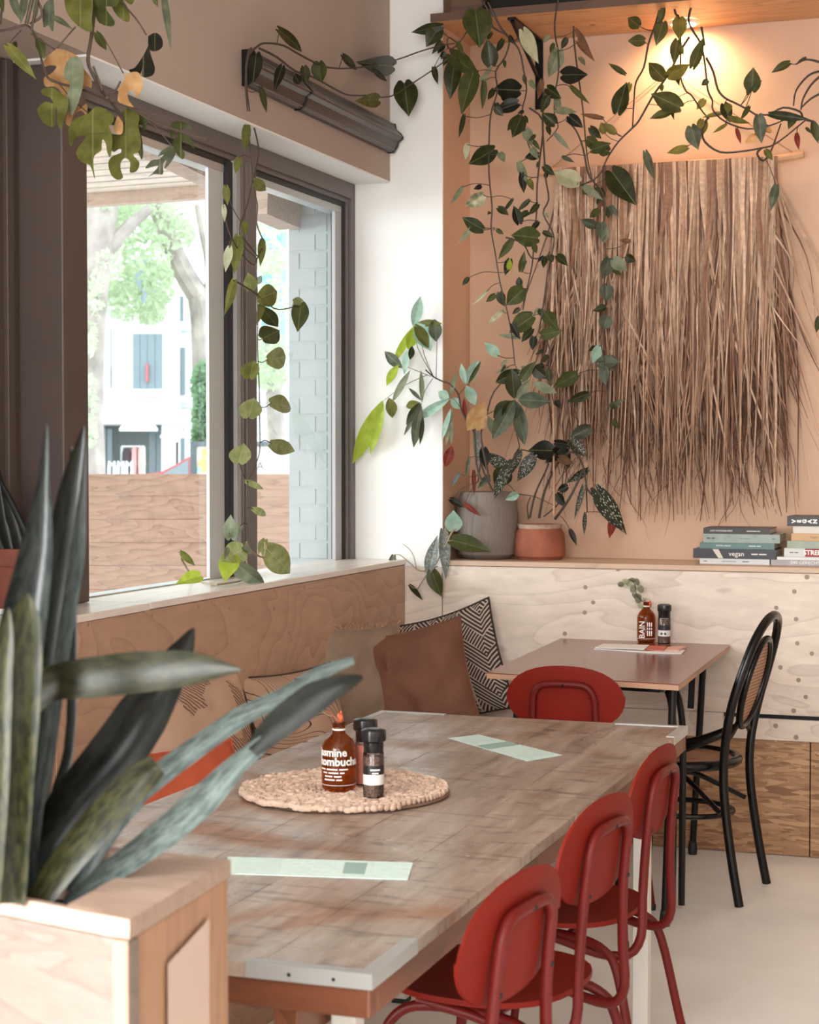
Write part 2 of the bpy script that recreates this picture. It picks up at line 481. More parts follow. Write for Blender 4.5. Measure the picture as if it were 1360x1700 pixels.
struct(MB().box((-2.95,-2.9,-.08),(3.2,7.3,0)), 'floor', M['floor'])
struct(MB().box((-3.0,-2.9,ZC),(3.2,7.3,ZC+.1)), 'ceiling', M['ceiling'])
struct(MB().box((-3.0,YW,0),(3.2,YW+.15,ZC)), 'wall_back', M['plaster_back'])
struct(MB().box((3.0,-2.9,0),(3.15,YW,ZC)), 'wall_right', M['wall_far'])
wl = struct(MB().box((-2.75,-.8,ZS),(XU,YF,ZC)), 'wall_left', M['plaster_dark'])
struct(MB().box((-2.75,2.6,0),(XP-.045,YF-.01,1.05)), 'wall_left_base', M['plaster_dark'])
struct(MB().box((-2.75,-2.6,0),(XU,-2.4,ZS)).box((-2.75,-2.4,0),(XU,.4,.6)).box((-2.75,.4,0),(XU,2.599,ZS)).box((-2.75,-2.6,ZS),(XU,-.8,ZC)), 'wall_left_front', M['plaster_dark'])
struct(MB().box((-2.95,-2.9,0),(-2.3,-2.6,ZC)).box((1.6,-2.9,0),(3.0,-2.6,ZC)).box((-2.3,-2.9,0),(1.6,-2.6,.7)).box((-2.3,-2.9,3.3),(1.6,-2.6,ZC)), 'wall_rear', M['wall_far'])
struct(MB().box((-2.66,4.3,ZS-.006),(XU-.001,YF-.001,ZS)), 'trim_1', M['white'])
# white corner pillar, standing proud of the peach wall
struct(MB().box((-2.62,YF,ZL-.05),(-2.205,YW,ZC)), 'wall_corner', M['white'])
struct(MB().box((-2.2055,YF+.004,ZL),(-2.203,YW,ZC)), 'wall_corner_side', M['plaster_back'])  # thin peach sheet over the white pillar side: warm light painted on
# painted joint on the pillar
struct(MB().box((-2.42,YF-.0015,2.516),(-2.206,YF,2.522)), 'trim_2', M['white'])

# ---- window
w1 = thing('window_1', None, None, (XG, 5.5, ZL)); w1['kind'] = 'structure'
y0, y1 = 4.476, YF
fr = MB()
fr.box((-2.64,y0,2.515),(XG,y1,ZS-.006)); fr.box((-2.64,6.655,ZL),(XG,y1,2.515))
fr.box((-2.64,y0,2.497),(XG-.012,6.655,2.515)); fr.box((-2.64,6.637,ZL),(XG-.012,6.655,2.497))
fr.box((-2.64,5.61,ZL),(XG+.004,5.724,2.515)); fr.box((-2.64,5.63,ZL),(XG+.010,5.70,2.5))
fr.build('window_frame', M['frame'], w1, bevel=.002)
MB().box((-2.645,y0,2.478),(XG-.022,6.637,2.497)).box((-2.645,6.612,ZL),(XG-.022,6.637,2.478)).box((-2.645,5.525,ZL),(XG-.015,5.568,2.49)).build('gasket', M['rubber'], w1)
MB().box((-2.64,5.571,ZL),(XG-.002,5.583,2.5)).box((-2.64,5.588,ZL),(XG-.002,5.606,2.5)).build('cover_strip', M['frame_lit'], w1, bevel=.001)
MB().box((-2.655,y0,2.452),(-2.60,5.525,2.478)).box((-2.655,5.724,2.452),(-2.60,6.612,2.478)).build('top_rail', M['steel'], w1, bevel=.001)
MB().box((-2.612,5.405,ZL),(-2.60,5.522,2.452)).build('sash_stile', M['sash_lit'], w1, bevel=.002)
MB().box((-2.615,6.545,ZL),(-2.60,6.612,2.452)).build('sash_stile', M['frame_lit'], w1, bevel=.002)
MB().box((-2.66,4.476,ZL),(-2.60,5.405,ZL+.004)).build('sill_track', M['steel'], w1)
MB().quad((-2.62,4.476,ZL),(-2.62,5.405,ZL),(-2.62,5.405,2.46),(-2.62,4.476,2.46)).build('pane', M['pane'], w1)
MB().quad((-2.62,5.724,ZL),(-2.62,6.60,ZL),(-2.62,6.60,2.46),(-2.62,5.724,2.46)).build('pane', M['pane'], w1)

post = thing('window_post', 'dark brown boxed post standing on the window sill at the left', 'post', (-2.6,4.41,ZL))
MB().box((-2.80,4.34,ZL),(-2.53,4.476,ZS-.007)).build('post_body', M['post'], post, bevel=.006)
dp = thing('door_panel', 'dark brown grooved panel behind the terracotta pot of snake plant', 'panel', (-2.7,3.8,ZL))
mb = MB().box((-2.75,2.6,ZL),(-2.67,4.338,2.58))
mb.build('panel_board', M['post'], dp)
for yy in (3.95, 4.09, 4.17, 4.26): MB().box((-2.672,yy,ZL),(-2.655,yy+.035,2.575)).build('moulding', M['post'], dp, bevel=.003)

# ---- plywood cladding, sill and ledge
def panel(name, a, b, mat, label, cat='panel', bevel=.0015):
    o = MB().box(a, b).build(name, mat, None, bevel=bevel, label=label, cat=cat, bseg=1); return o
seat_z = .45
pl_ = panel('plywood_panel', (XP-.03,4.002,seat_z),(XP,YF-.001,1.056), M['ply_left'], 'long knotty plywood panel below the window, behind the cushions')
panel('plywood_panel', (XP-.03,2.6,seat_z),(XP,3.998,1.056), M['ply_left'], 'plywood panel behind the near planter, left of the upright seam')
panel('sill_board', (-2.66,4.516,1.058),(XP+.004,YF-.001,ZL), M['sill'], 'bright long window sill board holding the vine tip', 'sill')
panel('sill_board', (-2.66,2.6,1.056),(XP+.004,4.513,ZL-.001), M['sill'], 'short sill board under the dark post and terracotta pot', 'sill')
panel('plywood_panel', (XP,YF-.002,seat_z),(-2.207,YF+.02,1.052), M['ply_back'], 'narrow plywood strip in the corner under the white pillar')
pb = panel('plywood_panel', (-2.204,YF,.431),(-1.092,YF+.02,.5255), M['ply_back'], 'plywood strip low behind the small table, left of the black slot')
pb2 = panel('plywood_panel', (-2.204,YF,.527),(2.995,YF+.02,1.056), M['ply_back'], 'long pale plywood panel under the ledge with pots and books')
panel('plywood_panel', (-1.091,YF,.431),(2.995,YF+.02,.511), M['ply_back'], 'low plywood strip below the black slot and above the strand board')
panel('slot_backing', (-1.091,YF+.012,.505),(2.995,YF+.03,.53), M['black'], 'black horizontal slot between the plywood panels behind the cane chair', 'slot')
panel('ledge_board', (-2.204,YF-.003,1.058),(2.995,YW-.001,ZL), M['ledge'], 'plywood ledge board carrying the plant pots and books', 'ledge')

# strand board (OSB) base panels
def osb():
    m, N, L, P = new_mat('strand_board')
    tc = N.new('ShaderNodeTexCoord'); prev = None
    for i, (rot, sc) in enumerate([(.35,(7,1,40)),(-.5,(8,1,48)),(1.25,(9,1,50)),(.0,(5,1,36))]):
        mp = N.new('ShaderNodeMapping'); mp.inputs['Rotation'].default_value = (0, rot, 0); mp.inputs['Scale'].default_value = [q*2.1 for q in sc]; mp.inputs['Location'].default_value = (i*3.1,0,i*1.7)
        L.new(tc.outputs['Object'], mp.inputs['Vector'])
        vo = N.new('ShaderNodeTexVoronoi'); vo.inputs['Scale'].default_value = 1.0; L.new(mp.outputs['Vector'], vo.inputs['Vector'])
        sx = N.new('ShaderNodeSeparateColor'); L.new(vo.outputs['Color'], sx.inputs[0])
        r = ramp(N, [(0,(.24,.115,.055)),(.3,(.34,.18,.09)),(.65,(.42,.235,.12)),(1,(.54,.33,.18))]); L.new(sx.outputs[0], r.inputs['Fac'])
        if prev is None: prev = r.outputs['Color']
        else:
            k = N.new('ShaderNodeMath'); k.operation = 'GREATER_THAN'; k.inputs[1].default_value = .55; L.new(sx.outputs[1], k.inputs[0])
            mx = N.new('ShaderNodeMix'); mx.data_type = 'RGBA'; L.new(k.outputs[0], mx.inputs['Factor']); L.new(prev, mx.inputs['A']); L.new(r.outputs['Color'], mx.inputs['B']); prev = mx.outputs['Result']
    L.new(prev, P.inputs['Base Color']); P.inputs['Roughness'].default_value = .6
    return m
M['osb'] = osb()
panel('strand_board_panel', (-1.86,YF+.004,.002),(-.772,YF+.022,.430), M['osb'], 'wide strand board panel at the foot of the back wall behind the cane chair')
panel('strand_board_panel', (-.768,YF+.004,.002),(2.995,YF+.022,.430), M['osb'], 'strand board panel right of the upright seam at the right edge')

# filled fixings in the plywood (plugs): pixel positions read off the photograph, laid on the panels
def plugs(pts, parent, plane, r):
    me = None
    for (x, y) in pts:
        if plane == 'Y':
            c = PY(x, y, YF); mb = MB().lathe([(r,0),(r,.0012)], (0,0,0), 10)
            R = Matrix.Rotation(pi/2, 4, 'X')
        else:
            c = PX(x, y, XP); mb = MB().lathe([(r,0),(r,.0012)], (0,0,0), 10)
            R = Matrix.Rotation(pi/2, 4, 'Y')
        if me is None:
            me = bpy.data.meshes.new('wood_plug'); me.from_pydata(mb.v, [], mb.f); me.materials.append(M['plug'])
        inst(me, 'wood_plug', parent, Matrix.Translation(c) @ R)
plugs([(972,975),(985,1000),(971,1017),(938,1052),(1026,945),(1319,982),(1289,1009),(1322,1028),(1324,1068),(1348,1085),(1296,1108),(1326,1129),(1338,1157)], pb2, 'Y', .0085)
plugs([(1340,958),(1318,1180),(1288,1205),(1322,1224)], pb2, 'Y', .0095)
plugs([(329,1008),(252,1022),(146,1037),(380,1010),(505,975),(560,975),(455,1010),(480,1050),(607,1000),(630,1020),(329,1195),(264,1212),(397,1130),(520,1090)], pl_, 'X', .006)

# ---- bench along the window wall
be = thing('bench', 'built-in plywood bench along the window wall behind the long table', 'bench', (-2.1,4.6,0))
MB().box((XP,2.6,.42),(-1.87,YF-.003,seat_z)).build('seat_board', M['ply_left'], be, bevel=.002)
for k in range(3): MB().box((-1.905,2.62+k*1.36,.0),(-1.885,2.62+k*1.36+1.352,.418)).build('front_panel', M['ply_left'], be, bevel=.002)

# ================================================================ SHELF AND LAMP
ZSH = PY(1000.9,59.2,YW).z
sh = thing('wall_shelf', 'long pine board shelf high on the back wall with dark front edge', 'shelf', (-1.2,YW-.2,ZSH))
yfr = PZ(714.6,36.4,ZSH).y; xl = PZ(714.6,36.4,ZSH).x; ym = yfr + .20
MB().box((xl,yfr+.002,ZSH),(2.99,ym-.001,ZSH+.031)).build('board', M['shelf'], sh, bevel=.002)
MB().box((xl+.02,ym+.001,ZSH+.001),(2.99,YW-.002,ZSH+.031)).build('board', M['shelf'], sh, bevel=.002)
MB().box((xl,yfr-.001,ZSH),(2.99,yfr+.002,ZSH+.031)).build('front_edge', M['shelf_edge'], sh)
br = thing('shelf_bracket', 'black steel angle bracket holding up the pine shelf', 'bracket', (PY(896,100,YW).x,YW,ZSH))
bx = PY(896,100,YW).x; zb = PY(896,182,YW).z
MB().box((bx-.016,YW-.008,zb),(bx+.016,YW-.001,ZSH-.001)).build('upright', M['black'], br)
MB().box((bx-.016,yfr+.03,ZSH-.009),(bx+.016,YW-.008,ZSH-.001)).build('arm', M['black'], br)
MB().bar((bx,yfr+.04,ZSH-.012),(bx,YW-.014,zb+.12),.012,.012,(1,0,0)).build('brace', M['black'], br)
for z in (zb+.03, ZSH-.09): MB().lathe([(.006,0),(.004,.003)], (0,0,0), 10).build('screw', M['steel'], br).matrix_local = Matrix.Translation(V((bx,YW-.008,z))-ORG[br.name]) @ Matrix.Rotation(pi/2,4,'X')
# things standing on the shelf, mostly above the frame
for i, (x0, x1, h, lab) in enumerate([(-2.15,-2.02,.2,'dark crate end above the left end of the pine shelf'), (-1.99,-1.42,.17,'black plant trough on the shelf above the bracket'), (-1.36,-.9,.16,'black plant trough on the shelf above the lamp')]):
    t = MB(); a, b = yfr+.02, yfr+.2
    for q in (((x0,a,ZSH+.032),(x1,a+.01,ZSH+.032+h)), ((x0,b-.01,ZSH+.032),(x1,b,ZSH+.032+h)), ((x0,a+.01,ZSH+.032),(x0+.01,b-.01,ZSH+.032+h)), ((x1-.01,a+.01,ZSH+.032),(x1,b-.01,ZSH+.032+h)), ((x0+.01,a+.01,ZSH+.032),(x1-.01,b-.01,ZSH+.05))): t.box(*q)
    o = t.build('plant_trough', M['shelf_edge'] if i == 0 else M['black'], None, label=lab, cat='trough')
lp = PZ(1140,42,ZSH); 
la = thing('shelf_lamp', 'small lit round spotlight under the pine shelf', 'lamp', (lp.x,lp.y-.06,ZSH))
c = V((lp.x,lp.y-.06,ZSH))
MB().lathe([(.062,-.001),(.064,-.006),(.050,-.012),(.046,-.006)], c, 28, cap=False).build('rim', M['white'], la, smooth=True)
em, N_, L_, P_ = new_mat('lamp_glow'); P_.inputs['Emission Color'].default_value = (1,.78,.5,1); P_.inputs['Emission Strength'].default_value = 14
MB().lathe([(.045,-.004),(.0450,-.008)], c, 24).build('bulb_face', em, la)
sl = bpy.data.lights.new('shelf_lamp_light', 'SPOT'); sl.energy = 11; sl.color = (1.0,.64,.36); sl.spot_size = radians(150); sl.spot_blend = .8; sl.shadow_soft_size = .04
so = bpy.data.objects.new('shelf_lamp_light', sl); so.location = c + V((0,0,-.02)); so.rotation_euler = (radians(28),0,0); COL.objects.link(so)

# ================================================================ AWNING / ROLLER HOUSING
ro = thing('roller_housing', 'dark brown moulded blind housing fixed above the window with vine on top', 'blind', (XU,6.0,2.74))
prof = [(-.0,.056),(.030,.056),(.035,.034),(.052,.020),(.062,.006),(.060,-.004),(.044,-.014),(.040,-.030),(.030,-.046),(.022,-.054),(0,-.054)]
def housing(ya, yb, s, name, mat):
    a = [V((XU+.001+x*s, ya, 2.742+z*s)) for x, z in prof]; b = [V((p.x, yb, p.z)) for p in a]
    return MB().hexa(b, a).build(name, mat, ro)
housing(5.30,6.66,1,'housing', M['roller'])
housing(6.66,6.672,1.04,'end_cap', M['black']); housing(5.288,5.30,1.06,'end_cap', M['black']); housing(5.72,5.735,1.07,'clip', M['black'])
for z, x in ((.034,.037),(.004,.0615),(-.046,.031)): MB().box((XU+x-.002,5.302,2.742+z-.002),(XU+x+.003,6.659,2.742+z+.002)).build('bead', solid('roller_bead', (.16,.13,.115), .35), ro)

# ================================================================ LONG TABLE
TX0, TX1, TY0, TY1, TZ = -1.785, -.89, 2.378, 4.855, .75
def worn():
    m, N, L, P = new_mat('worn_table_wood')
    tc = N.new('ShaderNodeTexCoord')
    mp = N.new('ShaderNodeMapping'); mp.inputs['Scale'].default_value = (11,1.2,11); L.new(tc.outputs['Object'], mp.inputs['Vector'])
    n = N.new('ShaderNodeTexNoise'); n.inputs['Scale'].default_value = 2.4; n.inputs['Detail'].default_value = 9; n.inputs['Roughness'].default_value = .68; L.new(mp.outputs['Vector'], n.inputs['Vector'])
    r = ramp(N, [(.26,(.16,.105,.078)),(.42,(.29,.215,.165)),(.58,(.40,.32,.26)),(.78,(.52,.44,.37))]); L.new(n.outputs['Fac'], r.inputs['Fac'])
    n2 = N.new('ShaderNodeTexNoise'); n2.inputs['Scale'].default_value = 2.6; n2.inputs['Detail'].default_value = 6; n2.inputs['Distortion'].default_value = .8; L.new(tc.outputs['Object'], n2.inputs['Vector'])
    r2 = ramp(N, [(.53,(0,0,0)),(.66,(1,1,1))]); L.new(n2.outputs['Fac'], r2.inputs['Fac'])
    mx = N.new('ShaderNodeMix'); mx.data_type = 'RGBA'; mx.blend_type = 'MULTIPLY'; L.new(r2.outputs['Color'], mx.inputs['Factor']); L.new(r.outputs['Color'], mx.inputs['A']); mx.inputs['B'].default_value = (.86,.60,.46,1)
    # fine scratches
    n3 = N.new('ShaderNodeTexNoise'); n3.inputs['Scale'].default_value = 9; n3.inputs['Detail'].default_value = 10; mp3 = N.new('ShaderNodeMapping'); mp3.inputs['Scale'].default_value = (1,4.5,1); mp3.inputs['Rotation'].default_value = (0,0,.6); L.new(tc.outputs['Object'], mp3.inputs['Vector']); L.new(mp3.outputs['Vector'], n3.inputs['Vector'])
    r3 = ramp(N, [(.36,(.55,.5,.46)),(.43,(1,1,1))]); L.new(n3.outputs['Fac'], r3.inputs['Fac'])
    m3 = N.new('ShaderNodeMix'); m3.data_type = 'RGBA'; m3.blend_type = 'MULTIPLY'; m3.inputs['Factor'].default_value = .8; L.new(mx.outputs['Result'], m3.inputs['A']); L.new(r3.outputs['Color'], m3.inputs['B'])
    L.new(m3.outputs['Result'], P.inputs['Base Color'])
    rr = ramp(N, [(.4,(.22,)*3),(.7,(.5,)*3)]); L.new(n2.outputs['Fac'], rr.inputs['Fac']); L.new(rr.outputs['Color'], P.inputs['Roughness'])
    b = N.new('ShaderNodeBump'); b.inputs['Strength'].default_value = .35; b.inputs['Distance'].default_value = .002; L.new(n.outputs['Fac'], b.inputs['Height']); L.new(b.outputs['Normal'], P.inputs['Normal'])
    return m
M['worn'] = worn()
M['apron'] = wood('table_apron_wood', (.07,.02,.009), (.22,.075,.032), 'Y', 1.3, 7, .4, knots=6, stretch=6)
M['apron_x'] = wood('table_apron_wood_end', (.07,.02,.009), (.21,.070,.030), 'X', 1.3, 7, .4, knots=6, stretch=6)
lt = thing('long_table', 'long worn grey-brown wooden table with steel corner brackets', 'table', ((TX0+TX1)/2,(TY0+TY1)/2,0))
random.seed(3)
for k in range(5):
    w = (TX1-TX0)/5
    MB().box((TX0+k*w+.0003,TY0,TZ-.022),(TX0+(k+1)*w-.0003,TY1,TZ)).build('tabletop_board', M['worn'], lt, bevel=.0009)
MB().box((TX0+.004,TY0+.004,TZ-.066),(TX1-.004,TY0+.034,TZ-.0225)).build('apron', M['apron_x'], lt, bevel=.004)
MB().box((TX0+.004,TY1-.034,TZ-.066),(TX1-.004,TY1-.004,TZ-.0225)).build('apron', M['apron_x'], lt, bevel=.004)
for x in (TX0+.004, TX1-.034): MB().box((x,TY0+.036,TZ-.066),(x+.03,TY1-.036,TZ-.0225)).build('apron', M['apron'], lt, bevel=.004)
for x in (TX0+.12, TX1-.17): MB().box((x,TY0+.036,TZ-.13),(x+.04,TY1-.036,TZ-.067)).build('under_rail', M['apron'], lt, bevel=.003)
for (x, y) in ((-.94,4.50),(-1.62,4.56),(-.99,2.54),(-1.66,2.54)):
    l = MB().box((x-.02,y-.02,.012),(x+.02,y+.02,TZ-.067)).build('leg', M['white_steel'], lt, bevel=.002)
    MB().box((x-.021,y-.021,.0),(x+.021,y+.021,.012)).build('foot_cap', M['rubber'], l)
for (sx, sy) in ((1,0),(1,1),(0,1),(0,0)):
    cx, cy = (TX1+.0015 if sx else TX0-.0015), (TY1+.0015 if sy else TY0-.0015)
    dx, dy = (-1 if sx else 1), (-1 if sy else 1)
    mb = MB()
    def bxx(a, b): mb.box([min(p,q) for p,q in zip(a,b)], [max(p,q) for p,q in zip(a,b)])
    bxx((cx,cy,TZ),(cx+dx*.20,cy+dy*.022,TZ+.0022)); bxx((cx,cy+dy*.022,TZ),(cx+dx*.022,cy+dy*.20,TZ+.0022))
    bxx((cx,cy,TZ-.021),(cx+dx*.20,cy+dy*.0015,TZ)); bxx((cx,cy+dy*.0015,TZ-.021),(cx+dx*.0015,cy+dy*.20,TZ))
    bk = mb.build('corner_bracket', M['steel'], lt)
    if (sx, sy) == (1,0):
        for q in (.06,.13): MB().ball((cx+dx*q,cy-.0003,TZ-.011),.003,8,4,(1,.3,1)).build('screw', M['black'], bk)

# ================================================================ BISTRO TABLE
BZ = .787
bt = thing('small_table', 'square red-brown table on folding black steel legs by the back wall', 'table', (-1.37,6.05,0))
cor = [(-1.675,5.545),(-1.028,5.455),(-1.062,6.655),(-1.715,6.67)]
MB().hexa([(x,y,BZ-.020) for x,y in cor], [(x,y,BZ-.003) for x,y in cor]).build('edge_band', M['bistro_edge'], bt, bevel=.001)
MB().hexa([(x,y,BZ-.003) for x,y in cor], [(x,y,BZ) for x,y in cor]).build('tabletop', M['bistro'], bt)
mb = MB()
for a, b in (((-1.60,5.64),(-1.11,5.58)),((-1.60,6.56),(-1.14,6.56)),((-1.60,5.64),(-1.60,6.56)),((-1.11,5.58),(-1.14,6.56))): mb.bar((*a,BZ-.033),(*b,BZ-.033),.022,.022)
mb.build('under_frame', M['black'], bt)
for a, b in (((-1.075,5.61,BZ-.03),(-1.090,5.57,.03)),((-1.14,6.54,BZ-.03),(-1.19,6.61,.03)),((-1.60,5.66,BZ-.03),(-1.61,5.60,.03)),((-1.60,6.54,BZ-.03),(-1.63,6.61,.03))):
    l = MB().tube([a,b],[.0125,.0125],10).build('leg', M['black'], bt, smooth=True)
    MB().lathe([(.016,0),(.018,.02),(.014,.05)],(b[0],b[1],0),12).build('foot_cap', M['rubber'], l, smooth=True)
for dx in (0,.03):
    MB().tube(smoothpath([(-1.35+dx,6.0,BZ-.04),(-1.22+dx,5.95,BZ-.045),(-1.15+dx,5.9,BZ-.08),(-1.12+dx,5.86,BZ-.20),(-1.115+dx,5.84,BZ-.33),(-1.11+dx,5.80,.012)]),.011,8).build('folding_stay', M['black'], bt, smooth=True)
MB().bar(PY(1150,1118,6.2),PY(1147,1176,6.2),.022,.010,(0,1,0)).build('folding_stay', M['black'], bt)

# ================================================================ RED SCHOOL CHAIRS
def red_chair(label):
    t = thing('school_chair', label, 'chair', (0,0,0), 'red school chairs at the tables', local=True)
    # seat: rounded shell, dished
    mb = MB(); n, rings = 36, 6
    for (dz) in (0, -.011):
        for k in range(rings+1):
            s = k/rings
            for j in range(n):
                th = 2*pi*j/n; ct, st = cos(th), sin(th)
                r = 1/((abs(ct)**2.6+abs(st)**2.6)**(1/2.6))
                x = .198*r*ct*s; y = .01+.185*r*st*s
                z = .468 - .012*(1-s*s) - (.03*max(0,st*s-.75)*2) + dz
                mb.v.append(V((x,y,z)))
    R = (rings+1)*n
    for k in range(rings):
        for j in range(n):
            j2 = (j+1)%n
            mb.f.append((k*n+j,(k+1)*n+j,(k+1)*n+j2,k*n+j2)); mb.f.append((R+k*n+j,R+k*n+j2,R+(k+1)*n+j2,R+(k+1)*n+j))
    for j in range(n):
        j2 = (j+1)%n; mb.f.append((rings*n+j,R+rings*n+j,R+rings*n+j2,rings*n+j2))
    mb.build('seat', M['red_shell'], t, smooth=True)
    # backrest
    mb = MB(); n, rings = 40, 5
    for side in (0, 1):
        for k in range(rings+1):
            s = k/rings
            for j in range(n):
                th = 2*pi*j/n; ct, st = cos(th), sin(th)
                r = 1/((abs(ct)**2.9+abs(st)**2.5)**(1/2.7))
                x = .187*r*ct*s; z = .100*r*st*s
                z2 = z - .018*(x/.187)**2*(1 if z > 0 else -.6)
                thick = .006*(1-.5*s**6)
                y = -.222 - .12*z + .40*x*x + (thick if side else -thick)
                mb.v.append(V((x,y,.735+z2)))
    R = (rings+1)*n
    for k in range(rings):
        for j in range(n):
            j2 = (j+1)%n
            mb.f.append((k*n+j,k*n+j2,(k+1)*n+j2,(k+1)*n+j)); mb.f.append((R+k*n+j,R+(k+1)*n+j,R+(k+1)*n+j2,R+k*n+j2))
    for j in range(n):
        j2 = (j+1)%n; mb.f.append((rings*n+j,rings*n+j2,R+rings*n+j2,R+rings*n+j))
    b = mb.build('backrest', M['red_shell'], t, smooth=True)
    for q in ((-.098,-.237,.665),(.098,-.237,.665),(0,-.2515,.778)): MB().ball(q,.005,8,5).build('screw', M['black'], b)
    # back tube: hoop behind backrest, uprights, hooks under the seat
    half = [(.145,.10,.438),(.145,-.02,.425),(.142,-.13,.398),(.132,-.195,.40),(.122,-.222,.44),(.112,-.222,.52),(.102,-.225,.62),(.098,-.232,.70),(.094,-.238,.745),(.075,-.241,.772),(.04,-.243,.780)]
    path = half + [(-x,y,z) for x,y,z in reversed(half)]
    MB().tube(smoothpath(path,3),.0105,10).build('back_frame', M['red'], t, smooth=True)
    for s in (-1,1):
        for pts in ([(.13,.02,.43),(.145,-.08,.428),(.16,-.15,.41),(.17,-.185,.36),(.185,-.225,.18),(.20,-.265,.012)], [(.13,.0,.43),(.15,.10,.428),(.165,.145,.40),(.172,.16,.35),(.185,.18,.18),(.20,.205,.012)]):
            l = MB().tube(smoothpath([(x*s,y,z) for x,y,z in pts],4),.0105,10).build('leg', M['red'], t, smooth=True)
            q = pts[-1]; MB().lathe([(.012,0),(.013,.015),(.0115,.02)],(q[0]*s,q[1],0),10).build('foot_cap', M['rubber'], l)
    MB().tube([(-.14,.06,.432),(.14,.06,.432)],.009,8).tube([(-.14,-.06,.43),(.14,-.06,.43)],.009,8).build('cross_tube', M['red'], t, smooth=True)
    return t
rc = red_chair('red school chair nearest the camera, back against the long table corner')
def setc(o, bx, by, deg):
    a = radians(deg); o.location = (bx - sin(a)*.235, by + cos(a)*.235, 0); o.rotation_euler = (0,0,a); o.scale = (1,1,1.015)
copies = [copy_thing(rc,(0,0,0),0,l) for l in ('middle one of the three red school chairs along the long table', 'red school chair at the far end of the long table side', 'red school chair seen square from behind at the small table')]
setc(rc,-.745,2.68,81); setc(copies[0],-.76,3.32,81); setc(copies[1],-.775,3.93,85.5); setc(copies[2],-1.357,5.31,1.5)

# ================================================================ CANE CHAIR
def cane():
    m, N, L, P = new_mat('woven_cane'); tc = N.new('ShaderNodeTexCoord')
    mp = N.new('ShaderNodeMapping'); L.new(tc.outputs['Object'], mp.inputs['Vector'])
    w = N.new('ShaderNodeTexWave'); w.bands_direction = 'Z'; w.inputs['Scale'].default_value = 26; w.inputs['Distortion'].default_value = 1.2; w.inputs['Detail'].default_value = 2
    w2 = N.new('ShaderNodeTexWave'); w2.bands_direction = 'X'; w2.inputs['Scale'].default_value = 40
    L.new(mp.outputs['Vector'], w.inputs['Vector']); L.new(mp.outputs['Vector'], w2.inputs['Vector'])
    mx = N.new('ShaderNodeMath'); mx.operation = 'MULTIPLY_ADD'; mx.inputs[1].default_value = .7; L.new(w.outputs['Fac'], mx.inputs[0])
    m2 = N.new('ShaderNodeMath'); m2.operation = 'MULTIPLY'; m2.inputs[1].default_value = .3; L.new(w2.outputs['Fac'], m2.inputs[0]); L.new(m2.outputs[0], mx.inputs[2])
    r = ramp(N, [(.1,(.13,.055,.025)),(.6,(.40,.20,.10)),(.95,(.55,.33,.2))]); L.new(mx.outputs[0], r.inputs['Fac']); L.new(r.outputs['Color'], P.inputs['Base Color']); P.inputs['Roughness'].default_value = .5
    return m
M['cane'] = cane()
cc = thing('cane_chair', 'black bentwood chair with woven cane oval back at the small table', 'chair', (0,0,0), local=True)
hoop = [(.178,-.262,0),(.172,-.232,.16),(.165,-.205,.36),(.166,-.205,.50),(.182,-.228,.64),(.180,-.262,.76),(.150,-.296,.87),(.085,-.318,.935),(0,-.325,.955)]
MB().tube(smoothpath(hoop+[(-x,y,z) for x,y,z in reversed(hoop[:-1])],4),[.0155]*((len(hoop)*2-2)*4+1),12).build('back_hoop', M['black_gloss'], cc, smooth=True)
def ell(t, rw=.118, rh=.150): return V((rw*cos(t), -.262-.30*(rh*sin(t)*.9), .725+rh*sin(t)))
MB().tube([ell(2*pi*k/32) for k in range(33)],.0125,10,cap=False).build('inner_hoop', M['black_gloss'], cc, smooth=True)
mb = MB()
for k in range(25): mb.v.append(ell(2*pi*k/24,.108,.139)+V((0,.002,0)))
mb.v.append(V((0,-.258,.725))); mb.f += [(k,k+1,25) for k in range(24)]
mb.build('cane_panel', M['cane'], cc)
for s in (-1,1):
    MB().tube(smoothpath([(.168*s,-.205,.57),(.188*s,-.13,.535),(.192*s,-.02,.49),(.175*s,.07,.468)]),.011,8).build('side_brace', M['black_gloss'], cc, smooth=True)
    MB().tube(smoothpath([(.055*s,-.222,.597),(.10*s,-.212,.56),(.145*s,-.205,.54)]),.009,8).build('back_brace', M['black_gloss'], cc, smooth=True)
    l = MB().tube([(.140*s,.135,.45),(.150*s,.150,.25),(.162*s,.168,0)],[.018,.015,.012],12).build('front_leg', M['black_gloss'], cc, smooth=True)
MB().tube([(.198*cos(2*pi*k/40),.198*sin(2*pi*k/40),.452) for k in range(41)],.017,10,cap=False).build('seat_ring', M['black_gloss'], cc, smooth=True)
MB().lathe([(.19,.455),(.15,.456),(.08,.452),(.001,.450)],(0,0,0),36,cap=False).build('cane_seat', M['cane'], cc, smooth=True)
MB().tube([(.150*cos(2*pi*k/40),.175*sin(2*pi*k/40)-.01,.275) for k in range(41)],.0095,8,cap=False).build('stretcher_ring', M['black_gloss'], cc, smooth=True)
MB().tube(smoothpath([(.155,-.19,.30),(.06,-.05,.385),(0,0,.395),(-.06,-.05,.385),(-.155,-.19,.30)]),.009,8).tube(smoothpath([(.142,.13,.34),(.05,.04,.40),(-.05,.04,.40),(-.142,.13,.34)]),.009,8).build('corner_brace', M['black_gloss'], cc, smooth=True)
a = radians(83.5); cc.location = (-.884-sin(a)*.262, 6.066+cos(a)*.262, 0); cc.rotation_euler = (0,0,a)
